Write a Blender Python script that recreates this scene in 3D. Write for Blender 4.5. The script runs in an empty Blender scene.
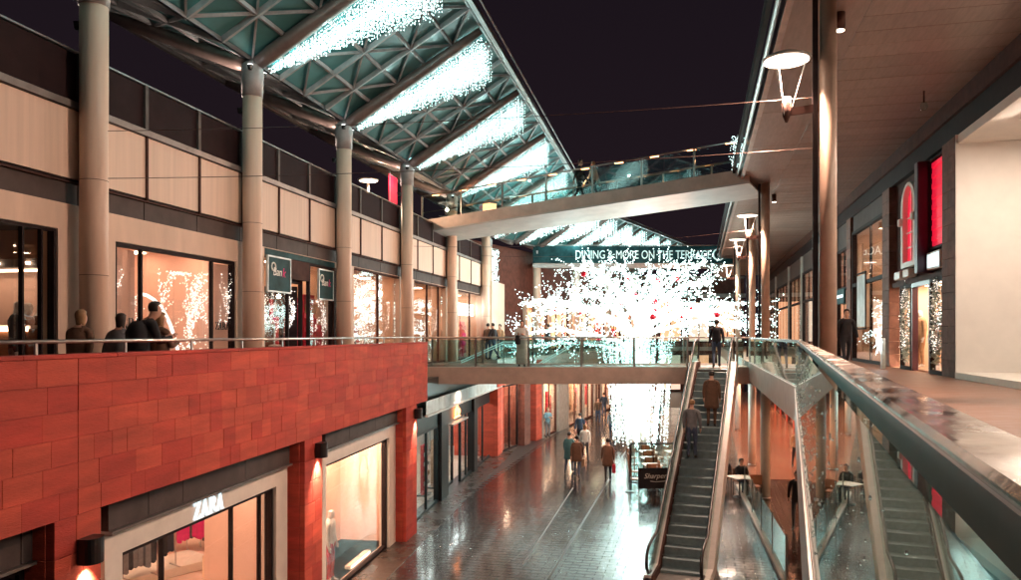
import bpy, math, random
from mathutils import Vector, Matrix
import numpy as np

# ------------------------------------------------------------------ camera, world, exposure
sc = bpy.context.scene
COL = sc.collection
F, CX, HY, EYE = 760.0, 510.5, 335.0, 6.0      # focal length in photo pixels, horizon row, eye height over the lower street
cam_d = bpy.data.cameras.new('camera')
cam = bpy.data.objects.new('camera', cam_d)
COL.objects.link(cam)
cam.location = (0, 0, EYE)
cam.rotation_euler = (math.radians(90), 0, 0)
cam_d.sensor_width = 36
cam_d.lens = 36 * F / 1021
cam_d.shift_y = (HY - 290) / 1021
cam_d.clip_start = 0.03
cam_d.clip_end = 2000
sc.camera = cam

world = bpy.data.worlds.new('World')
sc.world = world
world.use_nodes = True
wn = world.node_tree.nodes
bg = wn['Background']
bg.inputs[0].default_value = (0.0054, 0.0036, 0.0056, 1)
bg.inputs[1].default_value = 1.0
_tc = wn.new('ShaderNodeTexCoord'); _sp = wn.new('ShaderNodeSeparateXYZ'); _mr = wn.new('ShaderNodeMapRange'); _mx = wn.new('ShaderNodeMix'); _mx.data_type = 'RGBA'
world.node_tree.links.new(_tc.outputs['Generated'], _sp.inputs[0]); world.node_tree.links.new(_sp.outputs['Z'], _mr.inputs['Value'])
_mr.inputs['From Min'].default_value = 0.0; _mr.inputs['From Max'].default_value = .6
world.node_tree.links.new(_mr.outputs[0], _mx.inputs['Factor'])
_mx.inputs['A'].default_value = (0.0085, 0.0050, 0.0068, 1); _mx.inputs['B'].default_value = (0.0040, 0.0028, 0.0046, 1)
world.node_tree.links.new(_mx.outputs['Result'], bg.inputs[0])

sc.view_settings.view_transform = 'Standard'
sc.view_settings.look = 'None'
sc.view_settings.gamma = 1
sc.view_settings.exposure = 1.0
sc.render.engine = 'CYCLES'
cy = sc.cycles
cy.use_denoising = True
try:
    cy.denoiser = 'OPENIMAGEDENOISE'
except Exception:
    pass
cy.max_bounces = 8
cy.diffuse_bounces = 3
cy.glossy_bounces = 4
cy.transmission_bounces = 4
cy.transparent_max_bounces = 14
cy.sample_clamp_indirect = 4
cy.caustics_reflective = False
cy.caustics_refractive = False
cy.use_light_tree = True

R = random.Random(7)
ORD = ['first', 'second', 'third', 'fourth', 'fifth', 'sixth', 'seventh', 'eighth', 'ninth', 'tenth']
PI = math.pi

# ------------------------------------------------------------------ helpers
class Frame:
    """a street line: origin on Y=0 at x0, heading for the vanishing point column vp; local x runs along it, local y to its left"""
    def __init__(s, x0, vp=None, y0=0.0, d=None):
        m = (vp - CX) / F if d is None else None
        if d is None:
            n = math.hypot(m, 1); s.ux, s.uy = m / n, 1 / n
        else:
            n = math.hypot(*d); s.ux, s.uy = d[0] / n, d[1] / n
        s.x0, s.y0 = x0, y0
        s.rz = math.atan2(s.uy, s.ux)
    def p(s, t, o=0.0, z=0.0):
        return Vector((s.x0 + t * s.ux - o * s.uy, s.y0 + t * s.uy + o * s.ux, z))
    def t(s, px, o=0.0):
        k = (px - CX) / F
        return (k * (o * s.ux + s.y0) + o * s.uy - s.x0) / (s.ux - k * s.uy)
    def z(s, py, t, o=0.0):
        return EYE + (HY - py) * (s.y0 + t * s.uy + o * s.ux) / F

def tag(o, label=None, cat=None, group=None, kind=None):
    if label: o['label'] = label
    if cat: o['category'] = cat
    if group: o['group'] = group
    if kind: o['kind'] = kind
    return o

def thing(name, label, cat, loc=(0, 0, 0), rz=0.0, group=None, kind=None):
    o = bpy.data.objects.new(name, None)
    COL.objects.link(o)
    o.location = loc
    o.rotation_euler = (0, 0, rz)
    o.empty_display_size = 0.1
    return tag(o, label, cat, group, kind)

def fthing(fr, name, label, cat, t, o=0.0, z=0.0, group=None, kind=None):
    return thing(name, label, cat, fr.p(t, o, z), fr.rz, group, kind)

class MB:
    def __init__(s):
        s.v = []; s.f = []; s.mi = []; s.cur = 0
    def add(s, vs, fs):
        n = len(s.v)
        s.v.extend([tuple(v) for v in vs])
        s.f.extend([tuple(i + n for i in f) for f in fs])
        s.mi.extend([s.cur] * len(fs))
        return s
    def box(s, x0, x1, y0, y1, z0, z1):
        return s.add([(x0, y0, z0), (x1, y0, z0), (x1, y1, z0), (x0, y1, z0), (x0, y0, z1), (x1, y0, z1), (x1, y1, z1), (x0, y1, z1)],
                     [(0, 3, 2, 1), (4, 5, 6, 7), (0, 1, 5, 4), (1, 2, 6, 5), (2, 3, 7, 6), (3, 0, 4, 7)])
    def bbox(s, x0, x1, y0, y1, z0, z1, b=0.01):
        """box with its edges chamfered"""
        vs = []
        for z, i in ((z0, b), (z0 + b, 0), (z1 - b, 0), (z1, b)):
            c = b
            vs += [(x0 + c + i, y0 + i, z), (x1 - c - i, y0 + i, z), (x1 - i, y0 + c + i, z), (x1 - i, y1 - c - i, z),
                   (x1 - c - i, y1 - i, z), (x0 + c + i, y1 - i, z), (x0 + i, y1 - c - i, z), (x0 + i, y0 + c + i, z)]
        fs = [tuple(range(7, -1, -1)), tuple(range(24, 32))]
        for r in range(3):
            for k in range(8):
                a = r * 8 + k; c2 = r * 8 + (k + 1) % 8
                fs.append((a, c2, c2 + 8, a + 8))
        return s.add(vs, fs)
    def prism(s, poly, z0, z1):
        n = len(poly)
        a = sum(poly[i][0] * poly[(i + 1) % n][1] - poly[(i + 1) % n][0] * poly[i][1] for i in range(n))
        if a < 0: poly = poly[::-1]
        vs = [(p[0], p[1], z0) for p in poly] + [(p[0], p[1], z1) for p in poly]
        fs = [tuple(range(n - 1, -1, -1)), tuple(range(n, 2 * n))] + [(i, (i + 1) % n, n + (i + 1) % n, n + i) for i in range(n)]
        return s.add(vs, fs)
    def slab(s, poly, y0, y1):
        """polygon in x,z given a thickness along y"""
        n = len(poly)
        a = sum(poly[i][0] * poly[(i + 1) % n][1] - poly[(i + 1) % n][0] * poly[i][1] for i in range(n))
        if a < 0: poly = poly[::-1]
        vs = [(p[0], y0, p[1]) for p in poly] + [(p[0], y1, p[1]) for p in poly]
        fs = [tuple(range(n)), tuple(range(2 * n - 1, n - 1, -1))] + [(i, n + i, n + (i + 1) % n, (i + 1) % n) for i in range(n)]
        return s.add(vs, fs)
    def tube(s, pts, r, seg=8, cap=True):
        pts = [Vector(p) for p in pts]
        rs = r if isinstance(r, (list, tuple)) else [r] * len(pts)
        vs = []; fs = []
        up = None
        for i, p in enumerate(pts):
            d = (pts[min(i + 1, len(pts) - 1)] - pts[max(i - 1, 0)])
            if d.length < 1e-9: d = Vector((0, 0, 1))
            d.normalize()
            if up is None:
                up = Vector((0, 0, 1)) if abs(d.z) < 0.95 else Vector((1, 0, 0))
            a = d.cross(up).normalized(); b = a.cross(d).normalized(); up = b
            for k in range(seg):
                th = 2 * PI * k / seg
                vs.append(p + (a * math.cos(th) + b * math.sin(th)) * rs[i])
        for i in range(len(pts) - 1):
            for k in range(seg):
                a0 = i * seg + k; a1 = i * seg + (k + 1) % seg
                fs.append((a0, a0 + seg, a1 + seg, a1))
        if cap:
            fs.append(tuple(range(seg)))
            fs.append(tuple(range(len(vs) - 1, len(vs) - seg - 1, -1)))
        return s.add(vs, fs)
    def bar(s, p, q, w, h):
        """rectangular bar from p to q, w wide, h high"""
        p, q = Vector(p), Vector(q); d = (q - p).normalized()
        up = Vector((0, 0, 1)) if abs(d.z) < 0.98 else Vector((1, 0, 0))
        a = d.cross(up).normalized() * (w / 2); b = a.cross(d).normalized() * (h / 2)
        vs = [p - a - b, p + a - b, p + a + b, p - a + b, q - a - b, q + a - b, q + a + b, q - a + b]
        return s.add(vs, [(0, 1, 2, 3), (7, 6, 5, 4), (0, 4, 5, 1), (1, 5, 6, 2), (2, 6, 7, 3), (3, 7, 4, 0)])
    def lathe(s, prof, c=(0, 0, 0), seg=16, sx=1.0, sy=1.0):
        vs = []; fs = []; n = len(prof)
        for r, z in prof:
            for k in range(seg):
                a = 2 * PI * k / seg
                vs.append((c[0] + r * math.cos(a) * sx, c[1] + r * math.sin(a) * sy, c[2] + z))
        for i in range(n - 1):
            for k in range(seg):
                a = i * seg + k; b = i * seg + (k + 1) % seg
                fs.append((a, b, b + seg, a + seg))
        fs.append(tuple(range(seg - 1, -1, -1))); fs.append(tuple(range((n - 1) * seg, n * seg)))
        return s.add(vs, fs)
    def ball(s, c, r, sx=1, sy=1, sz=1, n=6, seg=10):
        prof = [(max(1e-4, r * math.sin(PI * i / n)), -r * math.cos(PI * i / n) * sz) for i in range(n + 1)]
        return s.lathe(prof, c, seg, sx, sy)
    def octa(s, c, r, rz=None):
        x, y, z = c; rz = rz or r
        return s.add([(x + r, y, z), (x - r, y, z), (x, y + r, z), (x, y - r, z), (x, y, z + rz), (x, y, z - rz)],
                     [(0, 2, 4), (2, 1, 4), (1, 3, 4), (3, 0, 4), (2, 0, 5), (1, 2, 5), (3, 1, 5), (0, 3, 5)])
    def mesh(s, name, smooth=False):
        me = bpy.data.meshes.new(name)
        me.from_pydata(s.v, [], s.f)
        if any(s.mi): me.polygons.foreach_set('material_index', s.mi)
        if smooth:
            me.polygons.foreach_set('use_smooth', [True] * len(me.polygons))
        me.update()
        return me
    def build(s, name, mat, parent=None, smooth=False, kind=None):
        me = s.mesh(name, smooth)
        for m in (mat if isinstance(mat, (list, tuple)) else [mat]):
            me.materials.append(M[m] if isinstance(m, str) else m)
        o = bpy.data.objects.new(name, me)
        COL.objects.link(o)
        if parent is not None: o.parent = parent
        if kind: o['kind'] = kind
        if smooth == 'auto': pass
        return o

def box(name, mat, parent, *a, **k): return MB().box(*a).build(name, mat, parent, **k)
def inst(name, me, parent, loc=(0, 0, 0), rot=(0, 0, 0), scale=(1, 1, 1)):
    o = bpy.data.objects.new(name, me); COL.objects.link(o)
    o.parent = parent; o.location = loc; o.rotation_euler = rot; o.scale = scale
    return o

def copy_tree(o, parent=None):
    c = o.copy(); COL.objects.link(c); c.parent = parent
    for ch in KIDS.get(o.name, list(o.children)): copy_tree(ch, c)
    return c
KIDS = {}

def text(name, body, size, mat, parent, loc, rot, ext=0.015, align='CENTER', shear=0.0, offset=0.0):
    cu = bpy.data.curves.new(name, 'FONT')
    cu.body = body; cu.size = size; cu.extrude = ext; cu.align_x = align; cu.shear = shear; cu.offset = offset
    cu.materials.append(M[mat])
    tmp = bpy.data.objects.new(name, cu); COL.objects.link(tmp)
    me = bpy.data.meshes.new_from_object(tmp.evaluated_get(bpy.context.evaluated_depsgraph_get()))
    bpy.data.objects.remove(tmp)
    o = bpy.data.objects.new(name, me); COL.objects.link(o)
    o.parent = parent; o.location = loc; o.rotation_euler = rot
    return o

def lamp(parent, loc, power, col=(1, .74, .52), r=0.06, spot=None, aim=(0, 0, -1), blend=.6):
    if spot:
        l = bpy.data.lights.new('lamp_light', 'SPOT'); l.spot_size = math.radians(spot); l.spot_blend = blend
    else:
        l = bpy.data.lights.new('lamp_light', 'POINT')
    l.energy = power; l.color = col; l.shadow_soft_size = r
    o = bpy.data.objects.new('lamp_light', l); COL.objects.link(o)
    o.parent = parent; o.location = loc
    if spot: o.rotation_euler = Vector(aim).to_track_quat('-Z', 'Y').to_euler()
    return o

# ------------------------------------------------------------------ materials
M = {}
def mat(name, col, rough=.5, metal=0.0, var=0.0, vscale=3.0, bump=0.0, bscale=40.0, coat=0.0, stretch=(1, 1, 1), rvar=0.0, spec=.5, rand=0.0, streak=0.0):
    m = bpy.data.materials.new(name); m.use_nodes = True
    nt = m.node_tree; N = nt.nodes; L = nt.links
    b = N['Principled BSDF']
    b.inputs['Base Color'].default_value = (*col, 1)
    b.inputs['Roughness'].default_value = rough
    b.inputs['Metallic'].default_value = metal
    b.inputs['Specular IOR Level'].default_value = spec
    b.inputs['Coat Weight'].default_value = coat
    b.inputs['Coat Roughness'].default_value = .08
    tc = N.new('ShaderNodeTexCoord')
    mp = N.new('ShaderNodeMapping'); mp.inputs['Scale'].default_value = stretch
    L.new(tc.outputs['Object'], mp.inputs['Vector'])
    src = None
    if var or rvar:
        no = N.new('ShaderNodeTexNoise'); no.inputs['Scale'].default_value = vscale; no.inputs['Detail'].default_value = 6; no.inputs['Roughness'].default_value = .62
        L.new(mp.outputs[0], no.inputs['Vector'])
    if var or rand:
        mix = N.new('ShaderNodeMix'); mix.data_type = 'RGBA'
        mix.inputs['A'].default_value = (*[c * (1 - var) for c in col], 1)
        mix.inputs['B'].default_value = (*[min(1, c * (1 + var)) for c in col], 1)
        if var:
            mr = N.new('ShaderNodeMapRange'); mr.inputs['From Min'].default_value = .3; mr.inputs['From Max'].default_value = .7
            L.new(no.outputs['Fac'], mr.inputs['Value']); L.new(mr.outputs[0], mix.inputs['Factor'])
        else:
            mix.inputs['Factor'].default_value = .5
        last = mix.outputs['Result']
        if rand:
            oi = N.new('ShaderNodeObjectInfo')
            hs = N.new('ShaderNodeHueSaturation')
            mv = N.new('ShaderNodeMapRange'); mv.inputs['To Min'].default_value = 1 - rand; mv.inputs['To Max'].default_value = 1 + rand
            L.new(oi.outputs['Random'], mv.inputs['Value']); L.new(mv.outputs[0], hs.inputs['Value'])
            L.new(last, hs.inputs['Color']); last = hs.outputs['Color']
        L.new(last, b.inputs['Base Color'])
    if rvar:
        rr = N.new('ShaderNodeMapRange'); rr.inputs['From Min'].default_value = .35; rr.inputs['From Max'].default_value = .65
        rr.inputs['To Min'].default_value = max(.02, rough - rvar); rr.inputs['To Max'].default_value = min(1, rough + rvar)
        L.new(no.outputs['Fac'], rr.inputs['Value']); L.new(rr.outputs[0], b.inputs['Roughness'])
    if bump:
        nb = N.new('ShaderNodeTexNoise'); nb.inputs['Scale'].default_value = bscale; nb.inputs['Detail'].default_value = 4
        L.new(mp.outputs[0], nb.inputs['Vector'])
        bp = N.new('ShaderNodeBump'); bp.inputs['Strength'].default_value = bump; bp.inputs['Distance'].default_value = .02
        L.new(nb.outputs['Fac'], bp.inputs['Height']); L.new(bp.outputs[0], b.inputs['Normal'])
    M[name] = m
    return m

def emat(name, col, strength, sample=True, vary=0.0):
    m = bpy.data.materials.new(name); m.use_nodes = True
    b = m.node_tree.nodes['Principled BSDF']
    b.inputs['Base Color'].default_value = (*col, 1)
    b.inputs['Emission Color'].default_value = (*col, 1)
    b.inputs['Emission Strength'].default_value = strength
    if not sample:
        m.cycles.emission_sampling = 'NONE'
    M[name] = m
    return m

def glassmat(name, tint=(1, 1, 1), gloss=(1, 1, 1), ior=1.5, rough=0.0, minr=0.0):
    m = bpy.data.materials.new(name); m.use_nodes = True
    nt = m.node_tree; N = nt.nodes; L = nt.links
    for n in list(N):
        if n.type != 'OUTPUT_MATERIAL': N.remove(n)
    out = [n for n in N if n.type == 'OUTPUT_MATERIAL'][0]
    tr = N.new('ShaderNodeBsdfTransparent'); tr.inputs[0].default_value = (*tint, 1)
    gl = N.new('ShaderNodeBsdfGlossy'); gl.inputs['Color'].default_value = (*gloss, 1); gl.inputs['Roughness'].default_value = rough
    fr = N.new('ShaderNodeFresnel'); fr.inputs['IOR'].default_value = ior
    mx = N.new('ShaderNodeMixShader')
    geo = N.new('ShaderNodeNewGeometry')      # the same reflectance from either face of a thin pane
    io = N.new('ShaderNodeMapRange'); io.inputs['To Min'].default_value = ior; io.inputs['To Max'].default_value = 1 / ior
    L.new(geo.outputs['Backfacing'], io.inputs['Value']); L.new(io.outputs[0], fr.inputs['IOR'])
    if minr:
        ad = N.new('ShaderNodeMath'); ad.operation = 'MAXIMUM'; ad.inputs[1].default_value = minr
        L.new(fr.outputs[0], ad.inputs[0]); L.new(ad.outputs[0], mx.inputs[0])
    else:
        L.new(fr.outputs[0], mx.inputs[0])
    L.new(tr.outputs[0], mx.inputs[1]); L.new(gl.outputs[0], mx.inputs[2]); L.new(mx.outputs[0], out.inputs['Surface'])
    M[name] = m
    return m

def wet_paver(name, col):
    m = mat(name, col, .3, 0, .45, 1.1, .25, 60, rvar=.0, rand=.35)
    nt = m.node_tree; N = nt.nodes; L = nt.links; b = N['Principled BSDF']
    geo = N.new('ShaderNodeNewGeometry')
    no = N.new('ShaderNodeTexNoise'); no.inputs['Scale'].default_value = .55; no.inputs['Detail'].default_value = 5; no.inputs['Roughness'].default_value = .6
    L.new(geo.outputs['Position'], no.inputs['Vector'])
    rr = N.new('ShaderNodeMapRange'); rr.inputs['From Min'].default_value = .36; rr.inputs['From Max'].default_value = .62
    rr.inputs['To Min'].default_value = .08; rr.inputs['To Max'].default_value = .24
    L.new(no.outputs['Fac'], rr.inputs['Value']); L.new(rr.outputs[0], b.inputs['Roughness'])
    b.inputs['Coat Weight'].default_value = .62; b.inputs['Coat Roughness'].default_value = .11
    b.inputs['Specular IOR Level'].default_value = .3
    return m

mat('cream', (.71, .54, .43), .55, 0, .09, 1.6, .12, 90, stretch=(6, 6, .15), rand=.05)
mat('cream_wall', (.70, .53, .42), .7, 0, .14, 1.0, .1, 60, stretch=(2, 2, .4))
mat('column_paint', (.76, .57, .45), .45, 0, .12, 1.3, .05, 30, stretch=(4, 4, .25))
mat('dark_frame', (.020, .013, .014), .7, .05, .3, 4, spec=.15)
mat('brown_frame', (.07, .032, .026), .75, .05, .3, 4, spec=.15)
mat('grey_band', (.075, .058, .055), .6, .0, .25, 2.5, .1, 30, spec=.15)
mat('zinc', (.30, .28, .27), .35, .7, .2, 3)
mat('mesh_panel', (.022, .011, .012), .7, .0, .25, 2, spec=.08)
mat('red_stone_a', (.46, .056, .032), .8, 0, .32, 1.1, .45, 22, stretch=(.7, 1, 4), rand=.06)
mat('red_stone_b', (.51, .074, .040), .8, 0, .32, 1.1, .45, 22, stretch=(.7, 1, 4), rand=.06)
mat('red_stone_c', (.43, .044, .028), .8, 0, .32, 1.1, .45, 22, stretch=(.7, 1, 4), rand=.06)
mat('mortar', (.30, .045, .03), .9)
mat('white_frame', (.80, .73, .65), .4, 0, .08, 3)
mat('pale_stone', (.36, .31, .27), .6, 0, .2, 3, .2, 40)
mat('teal_frame', (.018, .032, .036), .3, .3, .3, 3)
mat('column_bronze', (.55, .39, .30), .45, .1, .15, 3)
mat('plank_bronze', (.25, .165, .135), .42, .2, .18, 2.0, .05, 40, stretch=(1, 6, 1), rand=.10)
mat('edge_steel', (.32, .27, .25), .3, .8, .25, 3)
mat('decking', (.17, .090, .062), .45, 0, .3, 2.5, .25, 60, stretch=(1, 14, 1), rvar=.12)
mat('steel', (.55, .52, .50), .28, .9, .15, 6, stretch=(1, 1, .3))
mat('rail_steel', (.50, .45, .41), .2, .85, .3, 5, .12, 9, rvar=.12)
mat('rail_side', (.11, .10, .095), .5, .5, .2, 4)
mat('steel_white', (.62, .60, .58), .35, .2, .12, 3)
mat('black_rubber', (.012, .011, .012), .42)
mat('roof_steel', (.42, .40, .40), .45, .2, .2, 4)
mat('beam_tube', (.27, .20, .18), .42, .3, .2, 3)
mat('roof_pane', (.07, .225, .23), .4, 0, .3, .7, rvar=.12, rand=.25)
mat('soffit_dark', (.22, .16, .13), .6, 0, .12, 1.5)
mat('slab_under', (.52, .47, .44), .6, 0, .12, 1.5)
mat('slab_fascia', (.54, .40, .33), .45, .2, .15, 2)
mat('asphalt_base', (.03, .026, .026), .4, 0, .4, 2)
wet_paver('paver', (.011, .0075, .0075))
mat('arcade_glow_tile', (.22, .105, .07), .2, 0, .25, .5, .05, 30)  # orange base stands in for the lit shops' reflection on the floor
mat('strip_stone', (.045, .033, .028), .3, 0, .35, 1.5, .2, 40, rvar=.12)
mat('step_steel', (.19, .26, .28), .45, .6, .2, 8)  # blue-teal base carries the cyan light of the tree on the steps
mat('drain_steel', (.30, .29, .28), .35, .8)
mat('brick_brown', (.16, .075, .055), .8, 0, .3, 5, .3, 30, rand=.2)
mat('dark_brick', (.15, .055, .04), .8, 0, .35, 3, .3, 25)
mat('room_warm', (.76, .54, .40), .8, 0, .06, 2)
mat('room_pink', (.80, .55, .46), .8, 0, .06, 2)
mat('room_dark', (.10, .07, .06), .6, 0, .2, 2)
mat('room_floor', (.50, .36, .28), .35, 0, .15, 2)
mat('room_teal', (.10, .22, .22), .6, 0, .15, 2)
mat('room_pale', (.50, .56, .55), .7, 0, .1, 2)
mat('wood', (.30, .13, .06), .45, 0, .3, 4, .2, 30, stretch=(1, 1, 6))
mat('cloth_black', (.015, .014, .018), .9, 0, .3, 8)
mat('cloth_navy', (.02, .028, .05), .9, 0, .3, 8)
mat('cloth_grey', (.14, .14, .15), .9, 0, .25, 8)
mat('cloth_white', (.72, .70, .66), .9, 0, .1, 8)
mat('cloth_brown', (.13, .065, .04), .9, 0, .25, 8)
mat('cloth_red', (.50, .03, .05), .9, 0, .25, 8)
mat('cloth_pink', (.75, .03, .22), .85, 0, .2, 8)
mat('cloth_teal', (.06, .16, .18), .9, 0, .25, 8)
mat('cloth_blue', (.20, .32, .38), .9, 0, .25, 8)
mat('cloth_tan', (.40, .24, .14), .9, 0, .25, 8)
mat('denim', (.05, .07, .12), .9, 0, .25, 10)
mat('skin', (.58, .33, .24), .55, 0, .08, 8)
mat('hair_dark', (.02, .012, .01), .6, 0, .3, 20)
mat('hair_fair', (.30, .17, .08), .6, 0, .3, 20)
mat('shoe', (.02, .017, .016), .4)
mat('paint_black', (.012, .011, .012), .35)
mat('paint_purple', (.05, .012, .03), .35, .1, .2, 3)
mat('paint_red', (.60, .02, .05), .45, 0, .15, 4)
mat('bauble_red', (.55, .01, .03), .18, .5)
mat('wreath', (.30, .36, .33), .7, 0, .4, 20)
mat('cable', (.12, .07, .06), .5, .5)
mat('letter_white', (.8, .79, .75), .5)
mat('letter_black', (.012, .01, .01), .4)
mat('post_grey', (.10, .085, .08), .5, .3, .2, 4, spec=.2)
mat('recess_white', (.80, .73, .66), .7, 0, .05, 1.5)
mat('poster_teal', (.016, .060, .068), .6, 0, .6, 1.4, spec=.1)
mat('poster_pale', (.55, .66, .68), .35, 0, .25, 2.5)
mat('strap', (.5, .5, .48), .3, .8)
glassmat('glass', (.93, .96, .96))
glassmat('rail_glass', (.80, .90, .89), (.9, 1, .99), minr=.06)
glassmat('near_glass', (.62, .76, .75), (.9, 1, .99), minr=.06)
glassmat('shop_glass', (.97, .95, .93), minr=.03)
mw = bpy.data.materials.new('water_drop'); mw.use_nodes = True
bw = mw.node_tree.nodes['Principled BSDF']; bw.inputs['Roughness'].default_value = .0; bw.inputs['Transmission Weight'].default_value = 1.0; bw.inputs['IOR'].default_value = 1.33
M['water_drop'] = mw
WARM = (1, .70, .47); PEACH = (1, .62, .46); ORANGE = (1, .42, .20); CYAN = (.62, 1, .96); WHITE = (1, .93, .86)
emat('em_panel', (1, .72, .50), 24)
emat('em_panel_soft', (1, .70, .48), 5)
emat('em_disc', (1, .82, .66), 2.0)
emat('em_lens', (1, .80, .58), 12)
emat('em_recess', (1, .84, .70), 250)
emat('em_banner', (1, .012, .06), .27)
emat('em_panel_mid', (1, .66, .44), 11)
emat('em_white_hi', (.85, 1, .98), 16)
emat('em_dim_warm', (1, .48, .26), .5)
emat('em_dim_pale', (1, .80, .62), .4)
emat('em_bulb', (.74, 1, .97), 3.6, sample=False)
emat('em_bulb_curtain', (.70, 1, .97), 1.9, sample=False)
emat('em_bulb_warm', (1, .95, .88), .9, sample=False)
emat('em_orange', (1, .40, .14), 6)
emat('em_orange_soft', (1, .45, .20), 1.6)
emat('em_neon', (1, .34, .10), 3.5, sample=False)
emat('em_letter', (.8, .93, 1), .45, sample=False)
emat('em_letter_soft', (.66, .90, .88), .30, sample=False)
emat('em_red', (1, .015, .07), .34)
emat('em_white', (.95, 1, 1), 4.0)
emat('em_led', (.85, 1, 1), 1.5, sample=False)
emat('em_screen', (.75, .95, 1), .6)

# ------------------------------------------------------------------ the street lines
FL = Frame(-10.0, 668)        # facade of the building on the left, upper level
FW = Frame(-6.42, 628)        # red stone wall and the shops below it
FR = Frame(6.0, 700)          # shop line on the right
FS = Frame(0.0, 700)          # the street itself
ZL, ZR = 4.8, 5.0             # upper walkway floors, left and right
WT, WB = 5.775, 3.90          # top and underside of the red wall
SOF = 11.55                   # soffit over the right walkway

# ---- street with its pavers
street = box('street', 'asphalt_base', None, -160, 200, -60, 320, -.4, -.012)
tag(street, 'wet dark paved shopping street', None, None, 'structure')
PL, PW = .46, .235
cand = []
t = 16.0; row = 0
while t < 64:
    o = -14.0 + (row % 2) * PL / 2
    while o < 8.5:
        c = FS.p(t, o)
        # between the left shops (bending right beyond 40 m) and the right shop line
        left = FW.p(0).x + (117.5 / 760) * c.y + .1 if c.y < 44 else 1.9 + .36 * (c.y - 44)
        if left < c.x < 6.0 + .25 * c.y:
            cand.append((c.y, t, o))
        o += PL
    t += PW; row += 1
cand.sort()
pm = MB().bbox(-PW / 2 + .004, PW / 2 - .004, -PL / 2 + .004, PL / 2 - .004, -.03, 0, .004).mesh('paver'); pm.materials.append(M['paver'])
rest = MB(); npart = 0
for (yy, t, o) in cand:
    c = FS.p(t, o)
    px, py = CX + F * c.x / c.y, HY + F * EYE / c.y
    dz = R.uniform(-.0015, .0015); tx, ty = R.gauss(0, .0030), R.gauss(0, .0030)
    if npart < 300 and 345 < px < 640 and py < 581:
        npart += 1
        p = inst('paver', pm, street, (c.x, c.y, dz), (tx, ty, FS.rz))
    else:
        hx, hy = PW / 2 - .004, PL / 2 - .004
        vs = []
        for (a, b, z) in ((-hx, -hy, -.02), (hx, -hy, -.02), (hx, hy, -.02), (-hx, hy, -.02), (-hx + .004, -hy + .004, 0), (hx - .004, -hy + .004, 0), (hx - .004, hy - .004, 0), (-hx + .004, hy - .004, 0)):
            q = FS.p(t + a, o + b); vs.append((q.x, q.y, z + dz + (a * ty + b * tx if z == 0 else 0)))
        rest.add(vs, [(4, 5, 6, 7), (0, 1, 5, 4), (1, 2, 6, 5), (2, 3, 7, 6), (3, 0, 4, 7)])
rest.build('paver', 'paver', street, kind='stuff')
# steel drain slots running down the street
for (px0, py0, px1, py1, w, lab) in ((548, 580, 640, 428, .05, 'long thin steel drain slot down the middle of the wet street'),
                                     (523, 565, 573, 488, .035, 'short thin steel drain slot beside the longer one')):
    y0, y1 = F * EYE / (py0 - HY), F * EYE / (py1 - HY)
    a = Vector(((px0 - CX) * y0 / F, y0, .006)); b = Vector(((px1 - CX) * y1 / F, y1, .006))
    d = thing('drain_slot', lab, 'drain', a, math.atan2(b.y - a.y, b.x - a.x), 'drain slots in the street')
    Ln = (b - a).length
    box('steel_edge', 'drain_steel', d, 0, Ln, -w / 2, -w / 2 + .016, -.01, .004)
    box('steel_edge', 'drain_steel', d, 0, Ln, w / 2 - .016, w / 2, -.01, .004)
    box('slot', 'paint_black', d, 0, Ln, -w / 2 + .016, w / 2 - .016, -.01, .001)

ps = fthing(FW, 'pavement_left', 'paler stone strip along the lower left shopfronts', None, FW.t(-330), 0, 0, None, 'structure')
for k in range(40): MB().bbox(k * 1.1 + .003, k * 1.1 + 1.097, -.5, .36, -.03, .008, .004).build('slab', 'strip_stone', ps)
ar_ = MB().prism([(9.6, 31.5), (15, 52), (22, 80), (26, 80), (14.0, 31.5)], -.03, .006)
tag(ar_.build('arcade_floor', 'arcade_glow_tile'), 'floor tinted orange for the shop glow under the right walkway', None, None, 'structure')
# ---- upper walkway floor on the left (between red wall and facade)
a0, a1 = FW.p(FW.t(-700)), FW.p(FW.t(424))
wl = MB().prism([(a0.x - .32, a0.y), (a1.x - .32, a1.y), (a1.x - .32, 30.8), (FL.p(FL.t(498)).x + .0, FL.p(FL.t(498)).y), (FL.p(2).x + .01, FL.p(2).y)], WB + .05, ZL)
tag(wl.build('walkway_left', ['decking'], None), 'upper walkway between the red wall and the shops', None, None, 'structure')

# ------------------------------------------------------------------ red stone wall
tW0, tW1 = FW.t(-330), FW.t(427)
wall = fthing(FW, 'sandstone_wall', 'long red sandstone wall carrying a handrail above the clothes shops', 'wall', tW0)
LW = tW1 - tW0
box('core', 'mortar', wall, .0, LW - .02, .03, .30, WB + .02, WT - .045)
courses = 6; ch = (WT - .05 - WB) / courses
SM = ['red_stone_a', 'red_stone_b', 'red_stone_c']
def stones(parent, x0, x1, z0, z1, n, y0, yd, wmin, wmax, name='stone', pick=(4, 3, 2)):
    h = (z1 - z0) / n
    for r in range(n):
        x = x0
        first = True
        while x < x1 - 1e-4:
            w = R.uniform(wmin, wmax) * (R.uniform(.5, 1) if first else 1); first = False
            if x + w > x1 - wmin * .5: w = x1 - x
            pr = R.uniform(0, .006)
            MB().bbox(x + .0016, x + w - .0016, y0 - pr, y0 + yd, z0 + r * h + .0016, z0 + (r + 1) * h - .0016, .003).build(name, R.choices(SM, pick)[0], parent)
            x += w
xj = FW.t(78) - tW0
stones(wall, 0, xj - .004, WB, WT - .05, courses, 0, .05, .40, .85)
stones(wall, xj + .004, LW, WB, WT - .05, courses, 0, .05, .28, .78)
x = 0
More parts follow.
